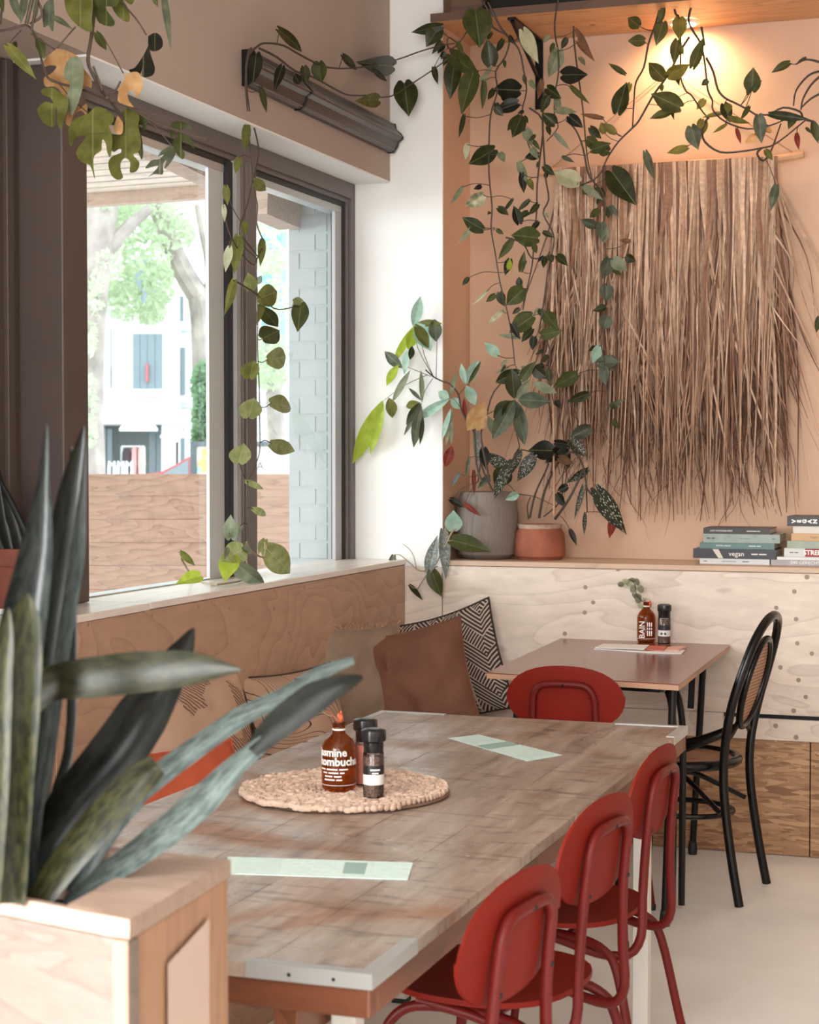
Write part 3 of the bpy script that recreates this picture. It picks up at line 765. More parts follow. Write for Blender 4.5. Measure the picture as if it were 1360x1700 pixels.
# ================================================================ THINGS ON THE TABLES
def menu(pts, z, label, band):
    P = [PZ(x,y,z) for x,y in pts]
    t = thing('menu_card', label, 'menu', tuple((P[0]+P[2])/2))
    up = V((0,0,.0012))
    MB().hexa([p for p in P], [p+up for p in P]).build('sheet', M['paper_mint'], t)
    def bl(u, v):
        return (P[0]*(1-u)+P[1]*u)*(1-v)+(P[3]*(1-u)+P[2]*u)*v
    u0,u1,v0,v1 = band
    q = [bl(u0,v0),bl(u1,v0),bl(u1,v1),bl(u0,v1)]
    MB().hexa([p+V((0,0,.0012)) for p in q],[p+V((0,0,.0015)) for p in q]).build('printed_band', M['paper_mint_dark'], t)
    return t, bl
m1, bl1 = menu([(795,1220),(933,1254),(875,1264),(745,1226)], TZ+.0005, 'mint menu card lying at the far end of the long table', (.36,.52,.02,.98))
m2, bl2 = menu([(378,1423),(686,1433),(677,1461),(374,1451)], TZ+.0005, 'mint menu card at the near end of the long table beside the planter', (.64,.76,.12,.80))
for (t, bl) in ((m1,bl1),(m2,bl2)):
    mb = MB()
    for k in range(9):
        for (ua,ub) in ((.05,.30),(.80,.95)):
            v = .12+.085*k; q = [bl(ua,v),bl(ub,v),bl(ub,v+.03),bl(ua,v+.03)]; mb.hexa([p+V((0,0,.0012)) for p in q],[p+V((0,0,.0014)) for p in q])
    mb.build('print_lines', solid('faint_print', (.50,.66,.61), .6), t, kind='stuff')

# braided mat
mc = V((-1.425,3.648,TZ)); 
mt = thing('braided_mat', 'round braided jute mat under the bottle and grinders', 'mat', tuple(mc))
random.seed(5)
mb = MB(); ang = 0.0; 
while True:
    r = .010 + .0185*ang/(2*pi)
    if r > .230: break
    for q in (0,1):
        rr = r + (.0048 if q else -.0048); z = .0105
        th = ang + (0.35/max(r,.02)*.012 if q else 0)
        R = Matrix.Rotation(th+pi/2+(.55 if q else -.55)+random.uniform(-.12,.12), 3, 'Z') @ Matrix.Rotation(random.uniform(-.25,.25),3,'Y')
        mb.ball(mc+V((rr*cos(th),rr*sin(th),z+random.uniform(-.002,.003))), .0082*random.uniform(.9,1.2), 6, 4, (1.45,.58,.85), R)
    ang += .0135/max(r,.012)
mb.build('braid', M['jute'], mt, smooth=True)
MB().lathe([(.226,.001),(.230,.005),(.226,.008)], mc, 40).build('backing', solid('jute_shadow', (.16,.09,.06), .9), mt)  # dark disc under the braid, shade of the gaps painted as its colour

def bottle(c, h, r, label, group=None):
    t = thing('amber_bottle', label, 'bottle', tuple(c), group)
    k = h/.15
    prof = [(r*.80,0),(r*.97,.006),(r,.016),(r,h*.60),(r*.96,h*.66),(r*.80,h*.74),(r*.55,h*.80),(r*.38,h*.84),(r*.37,h*.90)]
    MB().lathe(prof, c, 36).build('glass_body', M['amber'], t, smooth=True)
    MB().lathe([(r*.385,h*.885),(r*.40,h*.895),(r*.385,h*.91)], c, 24).build('neck_ring', M['print_white'], t, smooth=True)
    nk = MB().lathe([(r*.36,h*.905),(r*.37,h*.93),(r*.345,h*.94),(r*.37,h*.955),(r*.345,h*.965),(r*.37,h*.985),(r*.36,h),(r*.28,h),(r*.28,h*.93)], c, 24).build('neck', M['amber'], t, smooth=True)
    mb = MB()
    for z in (.10,): mb.lathe([(r*1.004,h*z),(r*1.004,h*z+.0012)], c, 40, cap=False)
    mb.build('print_line', M['print_white'], t)
    return t
bc = V((-1.42,3.592,TZ+.0185))
b1 = bottle(bc, .148, .0375, 'amber glass bottle lettered kombucha on the braided mat')
vx = V((.93,.36,0))
text('jasmine', .024, M['print_white'], b1, tuple(bc+V((0,0,.086))), (cos(radians(-6)),sin(radians(-6)),0), (0,0,1), bold=.0006, wrap=.0377)
text('kombucha', .0245, M['print_white'], b1, tuple(bc+V((0,0,.066))), (cos(radians(18)),sin(radians(18)),0), (0,0,1), bold=.0007, wrap=.0377)
for k in range(4): text([[5,8,6],[4,7,3],[6,5],[8,4]][k], .0055, M['print_white'], b1, tuple(bc+V((0,0,.050-.0075*k))), (cos(radians(0)),sin(radians(0)),0), (0,0,1), wrap=.0377)
def flower(parent, base, tip, col, r=.008):
    MB().tube([base, (V(base)+V(tip))/2+V((.002,0,0)), tip], .0012, 5).build('stem', M['stem'], parent)
    mb = MB()
    for k in range(5): mb.ball(V(tip)+V((.003*sin(k*2.1),.003*cos(k*2.1),-.004+.004*k)), r*(1-.14*k), 7, 5, (.8,.8,1.15))
    mb.build('flower_head', col, parent, smooth=True)
M['coral'] = solid('coral_flower', (.62,.13,.06), .8, var=.3, vscale=200)
f1 = thing('dried_flower', 'dried coral flower in the kombucha bottle', 'flower', tuple(bc+V((0,0,.1))))
flower(f1, bc+V((0,0,.06)), bc+V((.004,-.002,.158)), M['coral'], .0075)
MB().tube([bc+V((0,0,.14)), PY(556,1192,bc.y), PY(545,1180,bc.y-.01)], .0007, 4).build('stalk', M['coral'], f1)
f2 = thing('dried_flower', 'long stemmed dried coral flower leaning left out of the bottle', 'flower', tuple(bc+V((0,0,.1))))
pp = [bc+V((0.004,0,.07)), bc+V((-.002,0,.150)), PY(540,1185,bc.y), PY(518,1160,bc.y)]
MB().tube(smoothpath(pp), .0009, 4).build('stem', M['stem_pale'], f2)
MB().ball(PY(517,1153,bc.y), .007, 7, 5, (1,1,.9)).build('flower_head', M['coral'], f2, smooth=True)

def grinder(c, h, r, label, body, lab=True, caprx=1.12):
    t = thing('spice_grinder', label, 'grinder', tuple(c))
    MB().lathe([(r*.98,0),(r,.004),(r,h*.64),(r*.95,h*.655)], c, 28).build('glass_jar', M['clear'], t, smooth=True)
    MB().lathe([(r*.93,.003),(r*.93,h*.60)], c, 24).build('filling', body, t, smooth=True)
    cp = MB().lathe([(r*.92,h*.655),(r*.95,h*.67),(r*.97,h*.80),(r*caprx,h*.83),(r*caprx*1.02,h*.90),(r*caprx*.98,h*.975),(r*.8,h),(r*.3,h)], c, 28).build('cap', M['cap'], t, smooth=True)
    if lab:
        MB().lathe([(r*1.01,h*.19),(r*1.01,h*.34)], c, 32, cap=False).build('white_label', M['label_white'], t, smooth=True)
        MB().lathe([(r*1.01,h*.34),(r*1.01,h*.47)], c, 32, cap=False).build('black_label', M['label_black'], t, smooth=True)
    return t
gc = V((-1.322,3.545,TZ+.0185))
g1 = grinder(gc, .146, .0225, 'black-capped peppercorn grinder standing in front on the braided mat', M['pepper'], caprx=1.2)
text([6], .006, M['print_white'], g1, tuple(gc+V((0,0,.060))), (cos(radians(30)),sin(radians(30)),0), (0,0,1), wrap=.0228)
text([4], .006, M['print_white'], g1, tuple(gc+V((0,0,.053))), (cos(radians(30)),sin(radians(30)),0), (0,0,1), wrap=.0228)
mb = MB()
for k in range(7):
    a_ = radians(18+3.2*k); c0 = gc+V((cos(a_)*.0229,-0+sin(a_)*.0229*0,0))
bcx = PZ(600,1306,TZ+.0185)
g2 = grinder(V((bcx.x-.0035,bcx.y+.035,TZ+.0185)), .146, .0225, 'pink salt grinder half hidden behind the peppercorn grinder', M['salt'], False, caprx=1.2)

# small table: bottle, grinder, eucalyptus, papers
b2c = V((PZ(1073,1074,BZ).x, 6.56, BZ))
b2c = PZ(1073,1066,BZ)
b2 = bottle(b2c, .152, .0345, 'amber glass bottle lettered BAIN on the small table')
text('BAIN', .030, M['print_white'], b2, tuple(b2c+V((0,0,.050))+V((.0,-.0352,0))+V((-.008,0,0))), (0,0,1), (-.97,-.12,0), bold=.0003, wid=.062)
for k in range(3): text([5,2,4], .0065, M['print_white'], b2, tuple(b2c+V((.012+.007*k,-.0330+.002*k,.052))), (0,0,1), (-.95,-.3,0))
g3 = grinder(PZ(1103,1068,BZ), .148, .0235, 'black-capped pepper grinder beside the BAIN bottle', M['pepper'])
c3 = PZ(1103,1068,BZ)
for q in (-.006,.008): MB().ball(c3+V((q,-.0236,.038)),.0045,10,5,(1,.1,1)).build('label_dot', M['label_black'], g3)

def papers(pts, z0, th, mat, name, label):
    P = [PZ(x,y,z0) for x,y in pts]
    MB().hexa(P, [p+V((0,0,th)) for p in P]).build(name, mat, None, label=label, cat='paper')
papers([(986,1078),(1075,1082),(1138,1080),(1132,1086),(1085,1085)], BZ+.0005, .003, M['paper_white'], 'leaflet', 'lowest white leaflet under the others on the small table')
papers([(988,1076),(1001,1070),(1078,1072),(1070,1079)], BZ+.004, .003, M['paper_white'], 'leaflet', 'plain white leaflet in front of the BAIN bottle')
papers([(1072,1079),(1080,1073),(1108,1074),(1102,1081)], BZ+.004, .003, M['paper_red'], 'leaflet', 'red printed leaflet on the small table')
papers([(1104,1081),(1110,1075),(1140,1074),(1128,1081)], BZ+.004, .004, solid('pink_paper', (.72,.42,.34), .6), 'leaflet', 'pink folded leaflet end at the right of the red one')

# ================================================================ BOOKS
book_specs = [ # x_left px, x_right px, y_top px, y_bot px, cover, label, title list
 (1162,1278,921,930,(.62,.62,.62),'white paperback at the bottom of the left book stack', [('VAN DE VEGAN',.42,.0075,'k'),([5],.08,.005,'k'),([7],.66,.006,'k')]),
 (1151,1288,903.5,919,(.025,.025,.035),'black book titled vegan, second from the bottom of the left stack', [('vegan',.53,.026,'w'),([5,6],.80,.008,'w')]),
 (1162,1286,894,904,(.10,.19,.18),'teal green book in the middle of the left stack', [('WATER JUNGLE',.32,.008,'w'),([9,5],.74,.005,'w')]),
 (1168,1295,881,895,(.27,.33,.30),'pale sage green book, second from the top of the left stack', [([2,2],.10,.010,'k'),([30],.55,.0022,'k'),([4],.92,.005,'k')]),
 (1168,1279,871.5,881,(.025,.022,.022),'dark slim book on top of the left stack', [('LEVE WOONDELWEST',.27,.0085,'w'),([16,4],.75,.004,'w')]),
]
books2 = [
 (1280,1420,923,932,(.38,.36,.38),'mauve and grey book at the bottom of the right stack', [('040 GERECHTEN',.45,.018,'w')]),
 (1290,1420,918,922.5,(.70,.69,.66),'thin white book second from the bottom of the right stack', []),
 (1302,1420,904,918,(.60,.60,.58),'white book with red STREET block in the right stack', [([4,4],.14,.006,'k')]),
 (1307,1420,892.5,904,(.30,.35,.27),'green patterned book in the right stack', [('vegan',.55,.012,'w')]),
 (1314,1420,880.5,892.5,(.55,.33,.15),'orange ochre book in the right stack', [('Vegan STREET',.45,.012,'b')]),
 (1317,1420,869,880.5,(.62,.58,.52),'cream book under the black book of the right stack', []),
 (1307,1420,853,868.5,(.02,.018,.018),'black book with rotated VEGAN letters on top of the right stack', []),
]
tcol = {'w': M['print_white'], 'k': solid('dark_print', (.08,.08,.08), .5), 'b': solid('brown_print', (.28,.12,.05), .5)}
M['page'] = solid('page_block', (.66,.60,.50), .8)
def do_books(specs, gname):
    z = ZL + .0003
    for i, (xl_, xr_, yt, yb, col, lab, titles) in enumerate(specs):
        Y = 6.80 + [.004,.0,.008,.003,.010,.006,.0][i]
        th = (yb-yt)*(7.05)/F_PX*.985
        a, b = PY(xl_,yb,Y).x, PY(xr_,yb,Y).x
        mc_ = solid('cover_%d' % random.randrange(9999), col, .4, var=.12 if 'green' in lab or 'mauve' in lab else 0, vscale=30)
        bk = thing('book', lab, 'book', ((a+b)/2, Y+.1, z), gname)
        ct = min(.0022, th*.16); dep = .19
        MB().box((a,Y,z),(b,Y+dep,z+ct)).box((a,Y,z+th-ct),(b,Y+dep,z+th)).box((a,Y,z+ct),(b,Y+ct,z+th-ct)).build('cover', mc_, bk)
        MB().box((a+.003,Y+ct,z+ct),(b-.003,Y+dep-.003,z+th-ct)).build('pages', M['page'], bk)
        for (s, u, size, k) in titles: text(s, min(size, th*.9), tcol[k], bk, (a+(b-a)*u, Y-.0004, z+th/2), (1,0,0), (0,0,1))
        if 'titled vegan' in lab:
            MB().poly([(a+(b-a)*.235,Y-.0006,z+th*.97),(a+(b-a)*.31,Y-.0006,z+th*.97),(a+(b-a)*.37,Y-.0006,z+.001),(a+(b-a)*.31,Y-.0006,z+.001)]).build('spine_picture', M['page'], bk)
        if 'STREET' in lab and 'white' in lab:
            MB().box((a+.078,Y-.0008,z+.001),(a+.17,Y-.0001,z+th-.001)).build('title_block', solid('crimson_block', (.28,.02,.03), .5), bk)
            text('STREET', th*.75, M['print_white'], bk, (a+.112,Y-.0012,z+th/2), (1,0,0), (0,0,1), bold=.0008)
        if 'rotated' in lab:
            for k, ch in enumerate('VEGAN'):
                text(ch, .020, M['print_white'], bk, (a+.026+.0195*k, Y-.0006, z+th/2), (0,0,1), (-1,0,0), bold=.0012)
        z += th + .0004
random.seed(8)
do_books(book_specs, 'books stacked on the ledge'); do_books(books2, 'books stacked on the ledge')

# ================================================================ CUSHIONS
def cushion(label, c, w, h, d, rot, mat, seed, group='cushions on the bench', fringe=None, ripple=.006):
    t = thing('cushion', label, 'cushion', tuple(c), group)
    R = Matrix.Rotation(rot[2],3,'Z') @ Matrix.Rotation(rot[1],3,'Y') @ Matrix.Rotation(rot[0],3,'X')
    mb = MB(); n = 22
    def pt(u, v, s):
        x = u*w/2*(1-.075*(1-v*v)**1.0); z = v*h/2*(1-.085*(1-u*u))
        th = d/2*max(0,(1-abs(u)**3.2))**.55*max(0,(1-abs(v)**3.2))**.55
        p = V((x, 0, z)); nn = noise.noise(V((x*9+seed, z*9, s*3.1)))+.5*noise.noise(V((x*21+seed, z*17, s)))
        e = (1-abs(u)**4)*(1-abs(v)**4)
        p.y = -s*th + nn*ripple*2.0*e
        return p
    for s in (1,-1):
        base = len(mb.v)
        for i in range(n+1):
            for j in range(n+1):
                u, v = -1+2*i/n, -1+2*j/n
                mb.v.append(R @ pt(u,v,s) + V(c)); mb.uv.append((u*.5+.5, v*.5+.5))
        for i in range(n):
            for j in range(n):
                a = base+i*(n+1)+j; q = (a, a+n+1, a+n+2, a+1)
                mb.f.append(q if s == 1 else tuple(reversed(q)))
    mb.build('cover', mat, t, smooth=True)
    edge = []
    for i in range(n*4+1):
        k = i % (n*4); sd, f = divmod(k, n); f = -1+2*f/n
        u, v = [(f,-1),(1,f),(-f,1),(-1,-f)][sd]
        edge.append(R @ pt(u,v,0)*1.0 + V(c))
    MB().tube(edge, .0045, 6, cap=False).build('piping', mat, t, smooth=True)
    if fringe:
        random.seed(seed); fb = MB()
        for i in range(len(edge)-1):
            for q in range(3):
                p = edge[i].lerp(edge[i+1], random.random()); o_ = (p-V(c)).normalized()
                k = p + o_*random.uniform(.012,.028) + V([random.uniform(-.010,.010) for _ in range(3)])
                fb.tube([p,(p+k)/2+V([random.uniform(-.006,.006) for _ in range(3)]),k,k+V([random.uniform(-.012,.012) for _ in range(3)])],.0022,4)
        fb.build('fringe', fringe, t, kind='stuff')
    return t
def uvpat(name, fn, rough=.85):
    m, N, L, P = new_mat(name); uv = N.new('ShaderNodeUVMap'); sp = N.new('ShaderNodeSeparateXYZ'); L.new(uv.outputs['UV'], sp.inputs['Vector'])
    P.inputs['Roughness'].default_value = rough
    L.new(fn(N, L, uv, sp), P.inputs['Base Color']); return m
def mth(N, L, op, a, b=None, c=None):
    n = N.new('ShaderNodeMath'); n.operation = op
    for i, q in enumerate((a,b,c)):
        if q is None: continue
        if isinstance(q, (int,float)): n.inputs[i].default_value = q
        else: L.new(q, n.inputs[i])
    return n.outputs[0]
def leafpat(N, L, uv, sp):
    x, y = sp.outputs['X'], sp.outputs['Y']
    xc = mth(N,L,'ABSOLUTE', mth(N,L,'SUBTRACT', mth(N,L,'FRACT', mth(N,L,'MULTIPLY', x, 2.2)), .5))
    blk = mth(N,L,'SUBTRACT', mth(N,L,'MULTIPLY', mth(N,L,'GREATER_THAN', mth(N,L,'FRACT', mth(N,L,'ADD', mth(N,L,'MULTIPLY', y, 2.6), mth(N,L,'MULTIPLY', xc, 1.4))), .42), 2), 1)
    v = mth(N,L,'ADD', mth(N,L,'MULTIPLY', y, 24), mth(N,L,'MULTIPLY', mth(N,L,'MULTIPLY', xc, 11), blk))
    st = mth(N,L,'GREATER_THAN', mth(N,L,'FRACT', v), .58)
    ln = mth(N,L,'LESS_THAN', xc, .018)
    mx = mth(N,L,'MAXIMUM', st, ln)
    r = ramp(N, [(0,(.035,.02,.018)),(1,(.50,.42,.35))]); L.new(mx, r.inputs['Fac']); return r.outputs['Color']
M['c_leaf'] = uvpat('black_cream_leaf_pattern', leafpat)
def swirl(N, L, uv, sp):
    n = N.new('ShaderNodeTexNoise'); n.inputs['Scale'].default_value = 1.7; n.inputs['Detail'].default_value = 0; L.new(uv.outputs['UV'], n.inputs['Vector'])
    f = mth(N,L,'FRACT', mth(N,L,'MULTIPLY', n.outputs['Fac'], 26))
    r = ramp(N, [(0,(.05,.03,.02)),(.10,(.05,.03,.02)),(.16,(.42,.27,.185)),(1,(.42,.27,.185))]); L.new(f, r.inputs['Fac']); return r.outputs['Color']
M['c_swirl'] = uvpat('contour_line_fabric', swirl)
def patch(N, L, uv, sp):
    ck = N.new('ShaderNodeTexVoronoi'); ck.distance = 'MANHATTAN'; ck.inputs['Scale'].default_value = 3.2; L.new(uv.outputs['UV'], ck.inputs['Vector'])
    sc = N.new('ShaderNodeSeparateColor'); L.new(ck.outputs['Color'], sc.inputs[0])
    w = N.new('ShaderNodeTexWave'); w.bands_direction = 'DIAGONAL'; w.inputs['Scale'].default_value = 16; w.inputs['Distortion'].default_value = 3; L.new(uv.outputs['UV'], w.inputs['Vector'])
    k = mth(N,L,'MULTIPLY', mth(N,L,'GREATER_THAN', sc.outputs[0], .5), w.outputs['Fac'])
    r = ramp(N, [(0,(.43,.28,.19)),(.4,(.33,.20,.13)),(1,(.12,.06,.04))]); L.new(k, r.inputs['Fac']); return r.outputs['Color']
M['c_patch'] = uvpat('woven_patch_fabric', patch)
M['c_tan'] = solid('tan_linen', (.25,.175,.125), .9, var=.08, vscale=10, bump=.3, bscale=260)
M['c_rust'] = solid('rust_velvet', (.155,.062,.034), .8, var=.15, vscale=9, bump=.15, bscale=150)
M['c_orange'] = solid('burnt_orange_cotton', (.42,.075,.028), .85, var=.1, vscale=8)
M['fringe'] = solid('tan_fringe', (.36,.22,.14), .95, var=.2, vscale=60)
cushion('black and cream leaf-striped cushion in the bench corner', (-2.125,6.595,.67), .42, .44, .12, (radians(-8),radians(-18),radians(-2)), M['c_leaf'], 3)
cushion('rust brown velvet cushion in front of the striped cushion', (-2.115,6.10,.655), .43, .43, .14, (radians(-13),radians(-13),radians(14)), M['c_rust'], 7, ripple=.022)
cushion('tan linen cushion with ragged fringe against the plywood', (-2.29,6.0,.665), .42, .43, .10, (radians(-11),radians(3),radians(62)), M['c_tan'], 11, fringe=M['fringe'], ripple=.009)
cushion('beige cushion with black contour lines beside the table', (-2.27,5.38,.615), .50, .36, .12, (radians(-16),0,radians(76)), M['c_swirl'], 13)
cushion('woven beige cushion with brown triangular patches', (-2.26,4.64,.655), .50, .42, .13, (radians(-14),radians(2),radians(80)), M['c_patch'], 17)
cushion('burnt orange cushion lying nearest on the bench', (-2.08,4.12,.58), .48, .34, .14, (radians(-30),0,radians(62)), M['c_orange'], 19)

# ================================================================ WOODEN PLANTER (near, left)
pz = 1.0
A, B = PZ(215,1528,pz), PZ(384,1426,pz)
d1 = (PZ(0,1487,pz)-A); d2 = (PZ(200,1406.5,pz)-B)
A2, B2 = A + d1*3.0, B + d2*2.9
M['pl_front'] = wood('planter_pine', (.24,.155,.11), (.36,.26,.20), 'X', 2.2, 6, .55, knots=6)
M['pl_side'] = wood('planter_pine_side', (.25,.13,.07), (.37,.21,.125), 'Z', 2.0, 6, .55)  # browner copy of the pine, the side's shade is in the colour
pt_ = thing('wooden_planter', 'tall pine planter box with snake plant at the near left corner', 'planter', ((A.x+A2.x)/2,(A.y+B.y)/2,0))
def slab(P, z0, z1): return [V((p.x,p.y,z0)) for p in P], [V((p.x,p.y,z1)) for p in P]
ux = (A2-A).normalized(); uy = (B-A).normalized()
Ai, Bi = A + ux*.10 + uy*.012, B + (B2-B).normalized()*.10 - uy*.03
A2i, B2i = A2 - ux*.05 + uy*.022, B2 + (B-B2).normalized()*.05 - uy*.03
top = MB()
for P4 in ([A,B,Bi,Ai],[A,Ai,A2i,A2],[Bi,B,B2,B2i],[A2,A2i,B2i,B2]): 
    lo, hi = slab(P4, pz-.022, pz); MB().hexa(lo, hi).build('rim_board', M['pl_front'], pt_, bevel=.002)
def inset(p, k=.004):
    c_ = (A+B+A2+B2)/4; return p + (c_-p).normalized()*k
M['pl_face'] = wood('planter_face', (.095,.067,.050), (.155,.115,.092), 'X', 2.2, 6, .6, knots=6)  # same pine darkened in colour to offset strong light on the front
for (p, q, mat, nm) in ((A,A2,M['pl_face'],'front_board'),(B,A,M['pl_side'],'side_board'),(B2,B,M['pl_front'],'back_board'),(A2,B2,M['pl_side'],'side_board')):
    p_, q_ = inset(p), inset(q); n_ = V((-(q_-p_).y, (q_-p_).x, 0)).normalized()*.018
    c_ = (A+B+A2+B2)/4
    if (c_-p_).dot(n_) < 0: n_ = -n_
    for k in range(5):
        z0, z1 = pz-.0225-.195*(k+1), pz-.0235-.195*k
        if nm == 'side_board' and k: continue
        if nm == 'side_board': z0 = .002
        lo, hi = slab([p_,q_,q_+n_,p_+n_], max(z0,.002)+.001, z1); MB().hexa(lo, hi).build(nm, mat, pt_, bevel=.002)
lo, hi = slab([inset(x,.03) for x in (A,B,B2,A2)], pz-.10, pz-.07); MB().hexa(lo, hi).build('soil', M['soil'], pt_)
q = [PY(278,1655,1.79),PY(345,1602,1.88)]
sd = (B-A).normalized(); on = V((sd.y,-sd.x,0)).normalized()
s0, s1 = A + sd*(.10) , A + sd*(.225)
c4 = [V((s0.x,s0.y,.80)),V((s1.x,s1.y,.80)),V((s1.x,s1.y,.945)),V((s0.x,s0.y,.925))]
MB().poly([p+on*.001 for p in c4]).build('paper_label', solid('faded_label', (.46,.34,.28), .8), pt_)

# ================================================================ PLANTS
LEAFROWS = [(-.10,.20),(-.10,.42),(.03,.70),(.16,.90),(.30,.98),(.45,.93),(.60,.76),(.74,.52),(.87,.24),(1,0)]
LANCE = [(0,.0),(.08,.3),(.2,.66),(.35,.92),(.5,1),(.65,.9),(.8,.6),(.92,.25),(1,0)]
def leaf_mesh(b, t, w, fold=.25, droop=.12, roll=0, rows=LEAFROWS, twist=0, facing=None):
    """b base, t tip, w full width; returns MB of one leaf with folded midrib and drooping tip"""
    b, t = V(b), V(t); ax = t-b; Ln = max(ax.length, 1e-4); ax.normalize()
    fc = V(facing) if facing else (_c-b).normalized()
    sd_ = ax.cross(fc)
    if sd_.length < 1e-3: sd_ = ax.cross(V((0,0,1)))
    sd_.normalize(); nr = sd_.cross(ax).normalized()
    if roll:
        R = Matrix.Rotation(roll, 3, ax); sd_ = R @ sd_; nr = R @ nr
    mb = MB(); idx = []
    for k, (u, hw) in enumerate(rows):
        um = max(0,u) if k else 0.0
        hwid = hw*w/2
        a_ = twist*u; s2 = sd_*cos(a_)+nr*sin(a_); n2 = nr*cos(a_)-sd_*sin(a_)
        lift = -droop*Ln*(u-.35)**2*(1 if u > .35 else .3)
        mid = b+ax*(um*Ln)+nr*lift
        row = []
        for s in (-1,-.5,0,.5,1):
            if s == 0: p = mid; 
            else:
                uu = um*(1-abs(s))+u*abs(s)
                p = b+ax*(uu*Ln)+nr*lift+s2*(s*hwid)+n2*(fold*abs(s)*hwid)
            mb.v.append(p); mb.uv.append((u, s*hw)); row.append(len(mb.v)-1)
        idx.append(row)
    for r0, r1 in zip(idx, idx[1:]):
        for j in range(4): mb.f.append((r0[j], r0[j+1], r1[j+1], r1[j]))
    return mb
def add_leaf(parent, b, t, w, key='g', rnd=None, lance=False, name='leaf', **k):
    r = rnd or random
    kw = dict(fold=r.uniform(.1,.45), droop=r.uniform(.02,.22), roll=r.uniform(-.35,.35), twist=r.uniform(-.2,.2))
    kw.update(k)
    mb = leaf_mesh(b, t, w, rows=LANCE if lance else LEAFROWS, **kw)
    return mb.build(name, LM[key], parent, smooth=True)

def plane_fn(kind, val):
    if kind == 'Y': return lambda x, y: PY(x, y, val)
    if kind == 'X': return lambda x, y: PX(x, y, val)
def vine_plant(name, label, cat, base, plane, stems, leaves, seed, group=None, stem_r=.0035, stem_mat='stem', jit=.03, lance=False, petiole=True, extra=0, ekeys='d'):
    """stems: list of pixel polylines; leaves: (bx,by,tx,ty,w_px,key) read off the photograph at this plant's own distance"""
    random.seed(seed)
    t = thing(name, label, cat, tuple(base), group)
    nodes = []
    for st in stems:
        r = stem_r
        if isinstance(st, tuple): st, r = st
        pts = [plane(x, y) for x, y in st]
        pts = [p + V((0, random.uniform(-jit,jit)*.5, 0)) for p in pts]
        sp_ = smoothpath(pts, 3); nodes += sp_
        MB().tube(sp_, [r*(1.15-.5*i/len(sp_)) for i in range(len(sp_))], 6).build('vine', M[stem_mat], t, smooth=True)
    rr_ = random.Random(seed+900)
    for _ in range(extra):
        n = rr_.choice(nodes)
        a_ = rr_.uniform(0, 6.28); s_ = rr_.uniform(.018,.042); b = n + V((cos(a_)*.03, rr_.uniform(-.05,.04), -abs(sin(a_))*.02))
        tt = b + V((cos(a_)*s_*1.1, rr_.uniform(-.02,.02), -s_*rr_.uniform(.5,1.5)))
        if b.z > 3.12: continue
        leaves_b = add_leaf(t, b, tt, s_*rr_.uniform(.6,.95), rr_.choice(ekeys), rnd=rr_)
    pet = MB()
    for (bx, by, tx, ty, w, key) in leaves:
        off = V((0, random.uniform(-jit,jit*.3), 0))
        b = plane(bx, by) + off; tt = plane(tx, ty) + off + V((0, random.uniform(-.02,.012), 0))
        dist = (b-_c).dot(_f); wm = w*dist/F_PX
        add_leaf(t, b, tt, wm*(1.35 if lance else 1.14), key, lance=lance)
        if petiole and nodes:
            n = min(nodes, key=lambda q: (q-b).length)
            dd = (n-b).length
            if .006 < dd < .22:
                pet.tube(smoothpath([b, b.lerp(n,.5)+V((0,-.004,-.10*dd if n.z < b.z else .10*dd)), n],3), .0016, 5)
    if pet.v: pet.build('leaf_stalks', M[stem_mat], t, smooth=True, kind='stuff')
    return t

